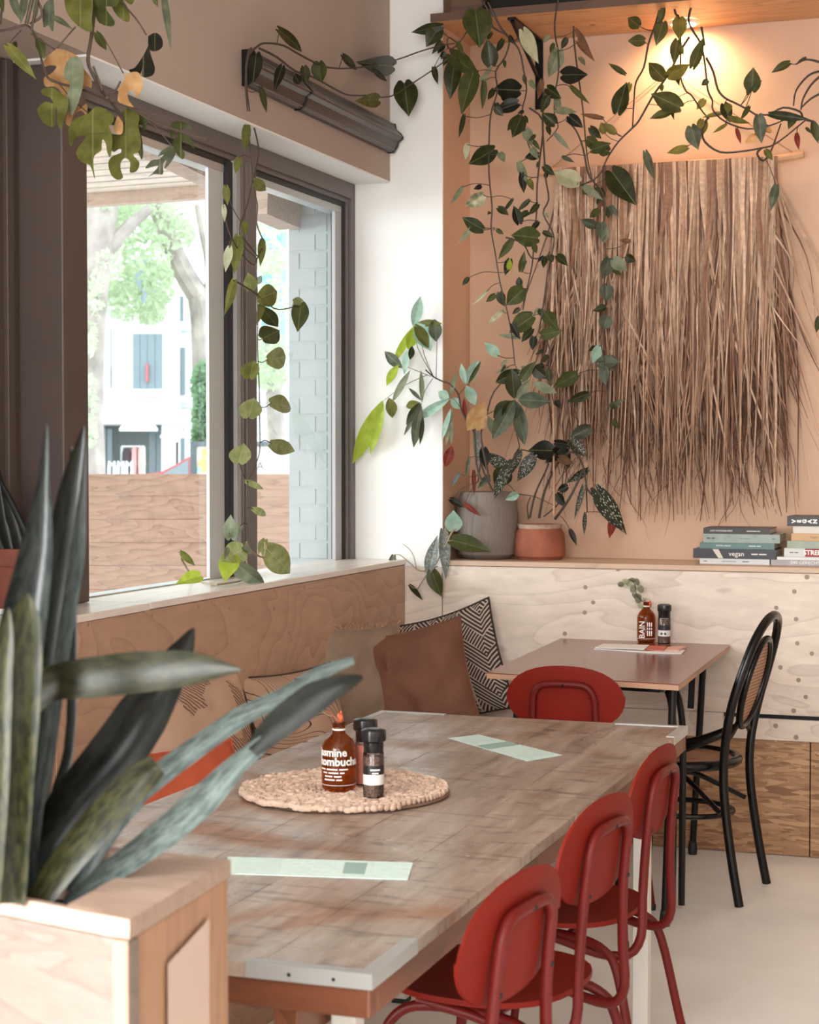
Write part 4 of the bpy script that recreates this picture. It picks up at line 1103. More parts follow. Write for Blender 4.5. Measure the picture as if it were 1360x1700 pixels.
S1 = [[(800,0),(812,20),(818,45),(845,62),(840,95),(822,118),(825,150),(815,190),(812,240),(813,290),(819,345),(816,380),(822,420),(832,470),(842,520),(851,560),(856,606)],
 [(812,5),(830,45),(860,80),(868,116),(874,150),(868,190),(874,230),(888,262)],
 [(880,180),(900,200),(897,262),(893,310),(890,350),(888,400),(882,440),(875,480),(868,515)],
 [(905,150),(901,200),(905,262),(908,300),(910,330),(903,355),(917,385),(920,410),(908,450),(903,490),(897,535),(894,552)],
 [(903,558),(912,580),(914,620),(916,650),(919,672)],
 ([(928,0),(920,35),(921,60),(927,85),(928,120),(922,155),(921,190),(925,210),(908,235)],.0035),
 [(842,395),(870,405),(882,428),(905,425),(912,418)], [(760,72),(745,62),(742,75),(752,82),(770,60),(790,25),(805,2)]]
leaves1 = [(735,46,687,58,17,'d'),(731,47,712,81,26,'d'),(790,20,797,79,45,'g'),(748,90,797,127,27,'g'),(754,102,748,166,27,'d'),(815,107,811,65,26,'d'),(789,124,770,193,30,'g'),(806,138,803,183,11,'g'),(770,192,761,229,8,'d'),(720,112,728,141,10,'d'),(862,150,817,147,33,'k'),(860,172,823,187,22,'k'),(868,197,856,232,25,'d'),(874,215,886,245,16,'s'),
 (872,54,898,108,22,'p'),(927,84,911,129,25,'s'),(903,136,896,167,10,'b'),(911,148,936,167,19,'d'),(936,125,978,125,27,'k'),(957,50,980,86,9,'b'),(963,72,990,104,11,'b'),(951,146,983,176,9,'g'),(922,206,903,189,20,'d'),(925,184,961,188,12,'s'),(945,193,968,212,17,'k'),(922,222,947,250,8,'s'),(1037,122,1008,103,9,'g'),
 (776,240,773,266,10,'p'),(820,248,776,272,28,'d'),(832,255,841,272,12,'s'),(894,257,871,262,14,'k'),(864,272,880,308,13,'s'),(869,290,872,322,13,'k'),(880,300,889,318,10,'o'),(770,312,752,342,8,'s'),(806,325,775,345,22,'w'),(805,382,770,362,22,'d'),(786,380,766,406,8,'s'),(851,331,833,354,6,'d'),(863,371,856,342,17,'k'),(882,334,862,353,8,'d'),(895,396,853,392,31,'g'),(850,399,828,432,13,'g'),(846,431,840,458,13,'k'),(848,448,851,430,9,'y'),(868,450,876,418,11,'g'),(863,474,862,459,11,'d'),(780,462,770,475,8,'d'),(871,481,842,508,28,'g'),(830,486,836,509,15,'d'),(807,484,781,507,5,'p'),(884,526,845,553,30,'g'),(834,516,809,540,9,'w'),(905,520,927,547,21,'g'),(899,556,935,549,19,'g'),(829,590,808,569,17,'m'),(862,560,826,556,8,'s'),(843,610,822,620,5,'s'),
 (868,630,891,600,18,'g'),(889,612,910,629,20,'d'),(911,591,899,606,8,'d')]
vine_plant('trailing_pothos', 'dense trailing pothos hanging from the left end of the pine shelf', 'plant', PZ(830,5,ZSH+.05), plane_fn('Y',6.60), S1, leaves1, 21, 'vines on the shelf', extra=70, ekeys='ddkgds')

S2 = [[(1098,0),(1090,40),(1078,75),(1068,110),(1057,137),(1054,165),(1050,212)],
 [(1145,62),(1128,85),(1110,125),(1083,158),(1062,200),(1048,214),(1026,234),(1008,262),(997,285),(984,300)],
 [(1118,0),(1121,22),(1128,32),(1131,90),(1130,125),(1138,150),(1148,158),(1166,185),(1177,196)],
 [(1175,193),(1166,215),(1170,235),(1195,252),(1230,252),(1262,245),(1290,238),(1338,198)],
 [(1150,0),(1143,30),(1150,50),(1163,72),(1170,105),(1176,150),(1184,168),(1184,183),(1205,203),(1240,213),(1280,208),(1310,195)],
 [(1165,45),(1170,75)],[(1172,95),(1185,120),(1192,148),(1203,162),(1222,172),(1245,184),(1262,198),(1254,212),(1256,220)],
 [(1264,246),(1258,256),(1266,266),(1280,252),(1291,222),(1297,205)],
 [(1362,117),(1342,124),(1322,150),(1318,176)],[(1362,128),(1346,140),(1334,165),(1330,182)],[(1362,156),(1346,165),(1330,180)],
 [(1352,203),(1335,198),(1328,185),(1300,178),(1276,190),(1262,190)],[(1362,103),(1340,100),(1322,107)],
 [(984,300),(975,285),(968,245),(955,215),(940,200)]]
leaves2 = [(1062,44,1043,30,20,'g'),(1070,68,1043,69,18,'g'),(1099,37,1107,8,11,'g'),(1102,38,1092,78,21,'g'),(1130,33,1131,70,23,'o'),(1126,68,1120,109,18,'g'),(1153,113,1172,64,18,'g'),(1103,131,1077,104,24,'g'),(1112,127,1149,110,23,'o'),(1131,180,1083,158,30,'g'),(1112,186,1080,198,14,'g'),(1115,176,1121,201,7,'d'),(1149,212,1160,250,25,'q'),(1142,246,1107,255,13,'o'),(1198,188,1165,195,8,'o'),(1207,208,1183,222,6,'o'),(1250,152,1254,115,26,'g'),(1250,151,1268,135,6,'g'),(1246,150,1242,161,7,'g'),(1312,107,1283,124,13,'g'),(1338,96,1321,107,5,'d'),(1202,173,1212,203,18,'d'),(1262,195,1266,240,20,'q'),(1282,191,1347,200,14,'d'),(1319,195,1309,215,13,'g'),(1352,207,1360,240,14,'g'),(1324,224,1328,251,9,'r'),(1224,215,1231,240,7,'r'),(1254,224,1237,238,13,'a'),(1272,212,1283,220,8,'a'),(1212,198,1248,207,10,'o'),(1244,178,1231,202,8,'g'),(1360,527,1355,553,10,'d'),
 (1027,187,1041,135,26,'d'),(1000,196,964,190,8,'b'),(1005,222,1000,204,12,'o'),(1022,221,1000,205,13,'o'),(976,232,1000,246,18,'g'),(985,250,1018,240,18,'g'),(1012,252,990,245,20,'g'),(937,262,958,272,7,'q'),(1290,310,1281,352,14,'q')]
vine_plant('trailing_pothos', 'trailing pothos hanging round the lit spotlight on the shelf', 'plant', PZ(1130,5,ZSH+.05), plane_fn('Y',6.72), S2, leaves2, 22, 'vines on the shelf', stem_r=.0042, extra=14, ekeys='gdo')
S3 = [[(984,300),(999,320),(1004,345),(1003,380),(1006,430),(1003,470),(1005,520),(998,560),(1004,600),(1008,650),(1010,690)],[(984,300),(960,310)]]
leaves3 = [(961,303,922,288,28,'p'),(1016,285,1057,341,38,'d'),(1073,254,1088,299,13,'q'),(969,309,1003,333,13,'s'),(990,376,967,366,15,'d'),(1000,372,1004,403,18,'q'),(1003,400,1012,375,12,'s'),(1012,430,1000,464,22,'q'),(1020,432,1044,451,20,'s'),(1040,426,1055,434,14,'d'),(1046,400,1028,399,8,'b'),(1008,474,1004,501,22,'q'),(1006,510,984,516,12,'d'),(1010,526,1001,549,22,'q'),(996,575,982,604,16,'m'),(994,603,1031,600,21,'q'),(1005,612,1007,640,18,'q'),(957,622,918,644,22,'g'),(976,654,943,668,16,'d'),(1015,673,1041,662,7,'q')]
vine_plant('trailing_pothos', 'grey-leaved pothos strand hanging in front of the raffia wall hanging', 'plant', PZ(984,20,ZSH+.05), plane_fn('Y',6.86), [S3[0],S3[1],[(958,0),(952,60),(968,180),(975,260),(984,300)]], leaves3, 23, 'vines on the shelf', jit=.02, extra=22, ekeys='dqsg')

# vine over the roller housing and down the window
def roll_plane(x, y): return PX(x, y, -2.345) if x < 650 else PY(x, y, 6.60)
S4 = [[(414,88),(425,78),(440,72),(470,75),(500,92),(545,112),(600,112),(655,100),(700,85),(735,75),(755,72)],
 [(430,80),(460,95),(490,118),(520,128),(560,150),(580,158),(610,158),(648,160),(690,135),(725,112),(752,90)],[(418,80),(410,100),(407,140),(412,185)],[(414,82),(409,110),(410,150),(415,185)]]
leaves4 = [(464,50,507,89,17,'d'),(530,104,533,138,25,'g'),(505,111,508,138,16,'d'),(570,92,594,118,12,'d'),(653,110,602,106,31,'d'),(628,166,594,168,22,'o'),(622,116,648,140,9,'d'),(672,139,682,195,37,'d'),(470,112,455,150,15,'k'),(434,146,446,190,10,'d'),(425,90,418,140,22,'k'),(490,125,500,142,14,'k')]
vine_plant('climbing_pothos', 'pothos strands running from the blind housing across to the shelf', 'plant', tuple(roll_plane(420,80)), roll_plane, S4, leaves4, 24, jit=.01)
S5 = [[(412,185),(413,215),(415,262),(418,300),(410,340),(400,368),(398,388),(404,408),(425,428)],
 [(415,185),(427,232),(429,255),(422,295),(420,310),(427,340),(426,370),(435,395),(440,404),(430,420),(426,440),(427,480),(428,530),(428,580),(430,640),(431,690),(432,735),(430,755),(420,782),(412,800),(410,835),(410,860),(411,890),(408,905)],
 [(398,388),(420,415),(427,425)],[(385,396),(400,420),(420,440),(426,428)],[(388,466),(400,472),(428,490),(455,512),(478,512),(500,504)]]
leaves5 = [(411,208,405,250,14,'o'),(397,262,392,289,12,'o'),(376,310,382,343,12,'o'),(372,342,377,370,8,'p'),(421,300,444,318,18,'o'),(404,368,411,392,12,'o'),(396,394,388,455,20,'o'),(382,412,374,452,14,'p'),(436,400,434,443,13,'o'),(417,480,416,453,22,'v'),(428,470,438,457,10,'m'),(388,468,371,524,15,'o'),(430,496,466,484,34,'o'),(500,505,496,551,27,'g'),(488,501,511,502,14,'v'),(436,500,424,540,12,'o'),(438,514,464,545,24,'g'),(437,562,469,548,34,'g'),(445,596,483,592,33,'v'),(415,628,420,596,30,'o'),(450,669,493,677,28,'v'),(413,692,421,658,36,'v'),(451,737,494,751,24,'v'),(397,768,404,735,35,'v'),(410,800,440,813,10,'v'),(421,845,449,857,12,'v'),(399,873,380,893,14,'s'),(384,893,382,854,24,'s')]
win_plane = plane_fn('X',-2.44)
vine_plant('climbing_pothos', 'long pothos strand hanging down the middle of the window', 'plant', tuple(win_plane(412,185)), win_plane, S5, leaves5, 25, jit=.004, stem_r=.0026)
def sillp(x, y): 
    return PX(x, y, -2.395) if y < 948 else PZ(x, y, ZL+.008)
S6 = [[(408,903),(409,925),(411,946),(405,962),(380,968),(350,970),(322,958),(305,935),(298,918)],[(409,900),(418,915),(438,925),(440,900)]]
leaves6 = [(403,912,366,932,40,'v'),(384,925,372,966,36,'y'),(378,910,372,930,10,'s'),(390,934,443,975,32,'s'),(440,896,429,918,15,'v'),(444,912,488,957,46,'v'),(300,917,325,940,13,'o'),(331,956,294,968,25,'y'),(404,908,420,920,14,'s')]
random.seed(26)
v6 = thing('climbing_pothos', 'cluster of large pothos leaves resting on the bright window sill', 'plant', tuple(sillp(408,940)))
for st in S6: MB().tube(smoothpath([sillp(x,y) for x,y in st],3), .003, 6).build('vine', M['stem_pale'], v6, smooth=True)
for (bx,by,tx,ty,w,key) in leaves6:
    X = -2.40 + random.uniform(-.02,.01); b, t = PX(bx,by,X), PX(tx,ty,X+.012)
    add_leaf(v6, b, t, w*(b-_c).dot(_f)/F_PX, key)

# money tree in the grey pot
MZ = ZL+.0005
gp = thing('grey_planter', 'tall grey weathered cement pot on the ledge in the corner', 'pot', (-2.045,6.86,MZ))
gpc = V((PY(809,900,6.86).x,6.86,MZ)); gp.location = gpc; ORG[gp.name] = gpc
MB().lathe([(.092,0),(.118,.02),(.126,.09),(.126,.17),(.118,.235),(.106,.268),(.098,.268),(.098,.225)], gpc, 40).build('pot_body', M['grey_pot'], gp, smooth=True)
MB().lathe([(.098,.225),(.001,.235)], gpc, 30, cap=False).build('soil', M['soil'], gp)
S7 = [[(800,800),(790,770),(786,720),(778,700),(768,682),(760,655),(748,638),(735,633),(718,625),(708,614)],[(812,800),(805,760),(800,720),(806,690),(820,650),(858,612)],
 ([(718,625),(692,576),(692,545)],.0013),([(720,627),(703,590),(695,538)],.0013),([(722,630),(725,568),(727,550)],.0013),([(710,622),(672,640),(638,664)],.0013),([(718,628),(706,648),(702,668)],.0013),([(716,625),(684,612),(668,606)],.0013),([(760,655),(775,638)],.0013),([(768,682),(757,665),(748,660)],.0013),([(806,690),(830,676),(858,664)],.0016)]
leaves7 = [(685,543,700,492,14,'m'),(694,536,719,583,24,'m'),(692,538,716,578,15,'o'),(695,536,738,538,9,'o'),(724,530,727,568,17,'q'),(690,540,650,606,10,'y'),(690,545,681,581,15,'y'),(688,575,685,598,9,'d'),(668,611,637,583,14,'q'),(664,606,645,641,12,'y'),(676,580,672,622,9,'m'),(637,664,585,772,21,'y'),(636,665,615,755,15,'y'),(646,660,651,694,15,'o'),(652,668,684,615,9,'s'),(702,668,676,706,11,'d'),(700,668,667,724,7,'q'),(702,670,688,744,14,'q'),(705,690,700,739,6,'d'),(698,668,674,676,11,'o'),(702,668,700,614,7,'s'),(700,665,676,643,5,'q'),(748,662,686,698,12,'m'),(748,661,731,650,13,'m'),(748,660,764,679,13,'m'),(748,660,757,616,6,'s'),(752,678,737,732,7,'m'),(753,680,743,742,6,'s'),(753,697,752,738,5,'s'),(752,740,741,776,13,'r'),(774,637,795,597,14,'m'),(774,638,768,604,9,'m'),(775,640,790,673,15,'m'),(802,600,782,640,6,'g'),(772,660,774,700,6,'r'),(808,668,780,716,24,'a'),(806,690,795,716,14,'a'),
 (866,614,824,636,17,'d'),(857,663,855,612,21,'d'),(862,664,917,667,21,'q'),(857,665,822,730,22,'q'),(858,666,871,740,18,'q'),(852,666,817,694,20,'d'),(860,663,884,630,11,'s'),(886,635,928,653,12,'s'),(857,664,840,700,24,'d'),(810,690,820,725,10,'s')]
vine_plant('money_tree', 'money tree with long mint-sheened and lime leaflets leaning over the window corner', 'plant', tuple(gpc+V((0,0,.23))), plane_fn('Y',6.62), S7, leaves7, 27, jit=.03, lance=True, petiole=False, stem_r=.004)
# spotted begonias
S8 = [([(820,815),(800,770),(790,700)],.004),([(822,810),(840,775),(862,750),(858,720)],.003),[(838,800),(860,750),(885,752)],([(795,800),(800,760),(803,735)],.003)]
leaves8 = [(851,770,823,830,21,'B'),(862,748,850,787,13,'B'),(886,757,860,800,21,'B'),(846,779,802,750,20,'B'),(842,780,826,810,30,'d'),(792,710,795,787,10,'C'),(811,790,795,812,11,'q'),(786,783,788,822,7,'r'),(762,786,746,811,7,'C'),(859,820,841,830,13,'m'),(775,836,804,857,8,'r'),(750,829,776,842,11,'k'),(806,745,812,780,16,'k'),(780,760,776,795,6,'q')]
vine_plant('spotted_begonia', 'white-spotted begonia with red undersides growing in the grey pot', 'plant', tuple(gpc+V((.03,0,.23))), plane_fn('Y',6.74), S8, leaves8, 28, jit=.03)
tp = V((PY(896,900,6.88).x,6.88,MZ))
tpo = thing('terracotta_pot', 'squat terracotta pot with chipped pale rim on the ledge', 'pot', tuple(tp))
MB().lathe([(.088,.0),(.092,.008),(.103,.014),(.104,.04),(.099,.105),(.086,.124),(.090,.139),(.083,.140),(.080,.118)], tp, 40).build('pot_body', M['terracotta'], tpo, smooth=True)
MB().lathe([(.0865,.124),(.0915,.1395),(.0845,.1415),(.081,.13)], tp, 40, cap=False).build('limed_rim', solid('limed_rim', (.42,.30,.23), .8, var=.25, vscale=40), tpo, smooth=True)
MB().lathe([(.082,.118),(.001,.124)], tp, 30, cap=False).build('soil', M['soil'], tpo)
S9 = [([(895,860),(905,815),(925,770),(950,750),(965,765),(972,790),(975,812)],.005),([(920,862),(945,830),(962,795),(968,780)],.005),([(903,858),(930,830),(935,790),(945,745)],.003),([(880,860),(888,820),(905,785),(912,770)],.004),([(878,862),(876,840),(880,825)],.003),[(975,812),(985,822),(992,820)],[(974,805),(975,850)],([(860,820),(890,825),(920,840)],.002)]
leaves9 = [(992,814,1041,888,29,'B'),(1019,860,1012,895,13,'r'),(970,809,957,863,8,'B'),(973,853,970,889,7,'B'),(974,780,940,802,13,'B'),(950,731,976,760,20,'B'),(928,744,945,777,22,'k'),(935,742,905,770,20,'k'),(980,711,947,728,21,'d'),(919,748,881,747,31,'k'),(925,820,938,842,14,'k'),(943,808,925,815,13,'k'),(950,880,962,905,9,'k'),(930,760,955,770,14,'b'),(925,735,955,740,14,'k')]
vine_plant('spotted_begonia', 'white-spotted begonia and dark stems growing in the terracotta pot', 'plant', tuple(tp+V((0,0,.12))), plane_fn('Y',6.87), S9, leaves9, 29, jit=.03)
MB().tube([PY(920,856,6.86),PY(919,700,6.87),PY(918,640,6.88)],.0042,8).build('plant_stake', M['cane_stick'], None, label='thin bamboo stake standing in the terracotta pot', cat='stake', smooth=True)
# trailing strand over the ledge corner
S10 = [([(757,878),(750,885),(742,903),(735,912),(725,935),(712,950),(697,972),(691,983)],.003),([(726,940),(705,948),(692,945),(677,932),(664,921),(655,921)],.0025),([(692,945),(687,925),(680,912),(668,903)],.0018),([(740,905),(730,925)],.002)]
leaves10 = [(753,879,756,847,27,'m'),(752,897,816,914,27,'g'),(713,946,726,888,19,'C'),(737,884,741,963,18,'C'),(718,948,733,991,24,'g'),(682,972,702,997,8,'d'),(654,924,648,964,13,'q')]
vine_plant('trailing_pothos', 'short strand with spotted and plain leaves hanging over the ledge corner', 'plant', tuple(PY(757,878,6.66)), plane_fn('Y',6.645), S10, leaves10, 30, jit=.008, stem_mat='stem_pale')

# potted snake plant on the sill, far left
pc = PZ(26,1008,ZL+.012); pc.y += 0.0; pc = V((pc.x, pc.y, ZL+.012))
sp_ = thing('snake_plant_pot', 'terracotta pot on a white saucer on the sill at the left edge', 'pot', (pc.x,pc.y,ZL))
MB().lathe([(.080,0),(.098,.115),(.104,.116),(.110,.160),(.102,.161),(.098,.135)], pc, 36).build('pot_body', solid('terracotta_shaded', (.16,.045,.025), .75, var=.2, vscale=12), sp_, smooth=True)  # pot colour darkened for the dim left edge, shade painted into the terracotta
MB().lathe([(.09,-.0115),(.098,-.003),(.100,.004),(.086,0)], pc, 36).build('saucer', M['label_white'], sp_, smooth=True)
MB().lathe([(.099,.135),(.001,.14)], pc, 24, cap=False).build('soil', M['soil'], sp_)
def sword(parent, pts, wid, key, name='leaf', arch=.30, side=None, seg=5):
    """strap leaf along 3-D points with widths in metres, gently channelled"""
    P_ = smoothpath(pts, seg); n = len(P_)
    W_ = []
    m = len(wid)-1
    for i in range(n):
        q = i/(n-1)*m; k = min(int(q), m-1); f = q-k; W_.append(wid[k]*(1-f)+wid[k+1]*f)
    mb = MB(); L_ = 0
    for i, p in enumerate(P_):
        d = (P_[min(i+1,n-1)]-P_[max(i-1,0)]).normalized()
        fc = side if side else (_c-p).normalized()
        s = d.cross(fc).normalized(); nn = s.cross(d)
        if i: L_ += (p-P_[i-1]).length
        for q in (-1,-.66,-.33,0,.33,.66,1):
            mb.v.append(p + s*(q*W_[i]/2) + nn*(arch*W_[i]/2*(q*q))); mb.uv.append((L_, q))
    base = len(mb.v)
    for i, p in enumerate(P_):
        d = (P_[min(i+1,n-1)]-P_[max(i-1,0)]).normalized(); fc = side if side else (_c-p).normalized(); s = d.cross(fc).normalized(); nn = s.cross(d)
        for k, q in enumerate((-1,-.66,-.33,0,.33,.66,1)):
            mb.v.append(mb.v[i*7+k] - nn*(.0032*(1-q*q)+.0004)); mb.uv.append(mb.uv[i*7+k])
    for i in range(n-1):
        for k in range(6):
            a = i*7+k; mb.f.append((a,a+1,a+8,a+7)); mb.f.append((base+a+7,base+a+8,base+a+1,base+a))
        for k in (0,6):
            a = i*7+k; mb.f.append((a,a+7,base+a+7,base+a) if k == 0 else (a+7,a,base+a,base+a+7))
    return mb.build(name, LM[key], parent, smooth=True)
snp = thing('snake_plant', 'dark snake plant growing in the terracotta pot at the left edge', 'plant', (pc.x,pc.y,ZL+.15))
for pts, w in (([(38,918),(22,860),(2,800)],(.02,.04,.005)),([(20,918),(5,850),(-5,770)],(.02,.045,.005)),([(50,918),(40,880),(12,820),(-5,790)],(.015,.02,.015,.005)),([(5,918),(-20,850),(-30,760)],(.03,.05,.004)),([(-10,918),(-30,830),(-20,720)],(.03,.05,.004))):
    sword(snp, [PY(x,y,pc.y+.01) for x,y in pts], w, 'S')

# big snake plant in the wooden planter; blade widths in px at its own distance
bs = thing('snake_plant', 'large blurred snake plant with long spreading blades in the wooden planter', 'plant', tuple((A+B+A2+B2)/4))
def blade(spec, Ys, key, arch=.3):
    pts, w = [], []
    for k, (x, y, ww) in enumerate(spec):
        Y = Ys[0] + (Ys[1]-Ys[0])*k/(len(spec)-1)
        p = PY(x,y,Y); pts.append(p); w.append(ww*(p-_c).dot(_f)/F_PX)
    sword(bs, pts, w, key, arch=arch)
blade([(120,1482,20),(150,1420,40),(215,1325,50),(262,1288,40),(330,1238,36),(400,1190,34),(470,1155,27),(530,1118,24),(587,1096,12)], (1.86,2.02), 'W', .5)
blade([(60,1500,40),(110,1430,54),(170,1360,60),(225,1300,56),(262,1270,38)], (1.80,1.86), 'T')
blade([(110,1500,16),(180,1450,40),(270,1385,50),(340,1325,52),(395,1268,34),(440,1232,26)], (1.84,1.93), 'W', .5)
blade([(418,1248,24),(460,1205,50),(520,1160,54),(570,1135,32),(602,1124,5)], (1.92,1.98), 'S', .2)
blade([(30,1500,60),(70,1420,84),(130,1330,88),(190,1255,92),(235,1190,88),(272,1130,66),(300,1085,42),(322,1042,2)], (1.90,2.06), 'S', .5)
blade([(-40,1500,60),(-20,1330,70),(20,1200,60),(75,1140,56),(150,1125,68),(230,1116,70),(310,1110,60),(360,1110,34),(402,1112,2)], (1.84,1.80), 'V', .25)
blade([(20,1500,50),(45,1330,72),(70,1160,66),(88,1020,56),(108,900,62),(122,800,40),(140,706,2)], (1.93,1.95), 'S', .6)
blade([(40,1500,30),(62,1330,24),(88,1180,22),(110,1040,26),(128,920,26),(136,830,14),(143,730,1)], (1.89,1.92), 'U', .2)
blade([(-10,1500,60),(5,1300,80),(25,1120,80),(45,1000,72),(62,900,52),(72,800,20),(78,704,2)], (1.78,1.78), 'U', .7)
blade([(10,1500,62),(16,1320,76),(24,1200,80),(34,1090,72),(42,1020,46),(46,985,3)], (1.72,1.72), 'T', .5)
blade([(-20,1500,40),(-10,1300,50),(-5,1150,50),(8,1060,30),(14,1010,3)], (1.70,1.70), 'T', .5)
blade([(70,1500,20),(92,1330,20),(118,1200,16),(120,800,12),(118,740,1)], (2.0,2.0), 'S', .3)

# split-leaf philodendron hanging top left
YS = 3.6
hp = thing('hanging_philodendron', 'split-leaf philodendron with yellowing leaves hanging at the top left', 'plant', tuple(PY(110,-40,YS)))
def poly_leaf(pts, key, k, dz=0, mid=None, bulge=.16):
    P2 = [(x,y) for x,y in pts]
    cx = sum(p[0] for p in P2)/len(P2); cy = sum(p[1] for p in P2)/len(P2)
    sizex = max(p[0] for p in P2)-min(p[0] for p in P2)
    # refine outline, tessellate, subdivide
    out = smoothpath([V((x,y,0)) for x,y in P2]+[V((*P2[0],0))], 3)[:-1]
    bm = bmesh.new(); vs = [bm.verts.new(p) for p in out]
    for tri in geometry.tessellate_polygon([out]):
        try: bm.faces.new([vs[i] for i in tri])
        except ValueError: pass
    bmesh.ops.subdivide_edges(bm, edges=bm.edges, cuts=1, use_grid_fill=False)
    bmesh.ops.triangulate(bm, faces=bm.faces)
    mb = MB()
    for v in bm.verts:
        x, y = v.co.x, v.co.y
        dy = YS + dz + bulge*(((x-cx)/max(sizex,1))**2)*sizex*3.9/F_PX*2.2 + .012*sin((y-cy)*.07+k)
        mb.v.append(PY(x,y,dy)); mb.uv.append(((y-cy)/120, (x-cx)/max(sizex,1)*2))
    bm.verts.index_update(); mb.f = [tuple(v.index for v in f.verts) for f in bm.faces]
    lo = len(mb.v); d_ = V((0,.0008,0))
    mb.v += [v+d_ for v in mb.v[:lo]]; mb.uv += mb.uv[:lo]; mb.f += [tuple(reversed([i+lo for i in f])) for f in mb.f[:]]
    bm.free()
    return mb.build('leaf', LM[key], hp, smooth=True)
z8 = lambda L_: [(100+x/5.667, 100+y/5.667) for x,y in L_]
z3 = lambda L_: [(x/4.25, 40+y/4.25) for x,y in L_]
poly_leaf(z3([(400,175),(450,180),(520,210),(560,240),(580,300),(640,380),(645,450),(600,440),(560,520),(560,600),(610,560),(610,640),(570,610),(520,640),(490,720),(460,680),(480,600),(430,480),(380,440),(320,440),(310,380),(360,350),(400,300),(350,290),(310,300),(320,240)]), 'a', 1, .03)
poly_leaf(z8([(600,140),(680,110),(740,120),(775,210),(760,290),(715,355),(695,295),(655,280),(632,310),(645,380),(690,440),(640,430),(560,400),(540,360),(560,250),(600,190)]), 'a', 2, -.02)
poly_leaf(z8([(540,520),(570,560),(590,600),(580,690),(520,690),(505,620)]), 'a', 3, -.03)
poly_leaf([(134,96),(139,120),(136,150),(128,175),(119,192),(113,180),(111,160),(116,138),(106,128),(110,104),(122,94)], 's', 4, -.02)
poly_leaf(z3([(300,455),(370,448),(430,490),(480,530),(475,600),(440,720),(420,735),(405,690),(402,600),(392,600),(385,710),(350,720),(300,690),(265,620),(270,590),(320,545),(372,560),(372,545),(350,515),(305,500),(290,475)]), 'o', 5, -.03)
poly_leaf(z8([(270,500),(330,440),(420,455),(490,510),(505,560),(480,600),(455,620),(480,680),(490,780),(470,910),(440,860),(430,790),(400,745),(388,790),(385,850),(320,900),(312,1000),(325,1120),(280,990),(200,960),(150,880),(160,840),(200,780),(240,715),(180,712),(130,750),(100,820),(80,740),(80,640),(120,570),(200,525)]), 'o', 6, -.05)
poly_leaf(z8([(590,480),(650,440),(720,480),(745,540),(735,620),(760,760),(740,860),(685,885),(720,930),(745,970),(720,1040),(655,1055),(658,960),(610,920),(570,960),(568,1030),(590,1100),(540,1125),(480,1080),(452,980),(480,910),(570,870),(560,830),(490,860),(470,700),(540,700),(590,660)]), 'o', 7, 0)
poly_leaf(z8([(720,480),(770,500),(815,570),(810,640),(780,665),(775,620),(740,610),(760,700),(780,860),(765,935),(735,870),(700,860),(720,760),(710,600)]), 'g', 8, .02)
poly_leaf(z8([(1040,590),(1120,570),(1200,600),(1240,660),(1180,640),(1145,650),(1150,690),(1230,740),(1262,835),(1200,770),(1148,755),(1145,830),(1172,880),(1155,930),(1110,900),(1055,800),(1075,740),(1110,700),(1085,672),(1060,690),(1050,735),(1028,680)]), 'g', 9, .02)
poly_leaf(z8([(1045,800),(1085,870),(1040,960),(980,1022),(1000,940),(965,980),(965,1072),(880,1072),(785,1122),(850,1080),(922,1000),(890,995),(800,1018),(860,942),(930,930),(975,885),(920,905),(960,845)]), 'q', 10, .0)
poly_leaf([(106,-10),(150,-10),(152,30),(153,52),(140,50),(124,38),(110,18)], 'o', 11, -.06)
poly_leaf([(155,-8),(196,-8),(192,10),(175,12),(190,35),(185,44),(165,38),(157,20)], 'g', 12, -.03)
poly_leaf([(184,-6),(222,-8),(218,8),(205,0),(214,18),(214,36),(198,30),(186,12)], 'o', 13, 0)
poly_leaf([(88,-6),(72,10),(72,44),(80,42),(88,52),(90,20)], 'q', 14, .02)
poly_leaf([(246,60),(258,54),(268,62),(270,76),(262,84),(250,84),(246,74)], 'k', 15, .02)
poly_leaf([(247,74),(250,90),(257,112),(254,124),(244,128),(236,126),(238,108),(233,122),(222,124),(214,116),(224,112),(238,92)], 'k', 16, .02)
random.seed(31)
for (bx,by,tx,ty,w,key) in [(14,78,60,130,22,'o'),(160,55,178,86,16,'g'),(64,66,74,98,17,'g'),(272,-8,284,82,13,'q'),(255,-8,262,12,10,'g'),(88,28,120,47,11,'q'),(20,-6,34,34,15,'q'),(42,-8,34,40,14,'q'),(60,-8,58,35,14,'s'),(0,-5,6,20,12,'g'),(25,70,20,88,10,'g'),(140,-5,150,14,14,'o')]:
    b = PY(bx,by,YS+random.uniform(-.05,.05)); t = PY(tx,ty,YS+random.uniform(-.05,.05)); add_leaf(hp, b, t, w*(b-_c).dot(_f)/F_PX, key)
for st, r in (([(157,-15),(157,15),(152,60),(146,100),(155,125),(170,152),(178,162)],.0042),([(-5,52),(20,48),(42,42),(58,58),(75,120),(90,135),(140,150),(185,168),(215,178),(262,205),(345,232)],.003),([(55,-10),(44,40)],.0045),([(64,-10),(52,50)],.003),([(62,0),(70,25),(50,40)],.003),([(0,40),(5,0)],.003),([(178,162),(200,190),(205,205)],.003),([(178,162),(192,150),(200,135)],.0025),([(155,110),(170,150)],.0025),([(190,-8),(225,30),(243,58)],.002),([(160,52),(172,62),(205,122)],.0014),([(52,56),(80,75),(92,82)],.002),([(240,190),(262,215),(285,242)],.0014),([(215,178),(235,182),(300,202)],.0018),([(95,135),(120,165),(150,190)],.0014),([(95,80),(110,62),(125,45)],.0018),([(35,50),(20,66),(12,75)],.0014)):
    MB().tube(smoothpath([PY(x,y,YS+random.uniform(-.015,.015)) for x,y in st],3), r, 6).build('vine', M['stem'], hp, smooth=True)

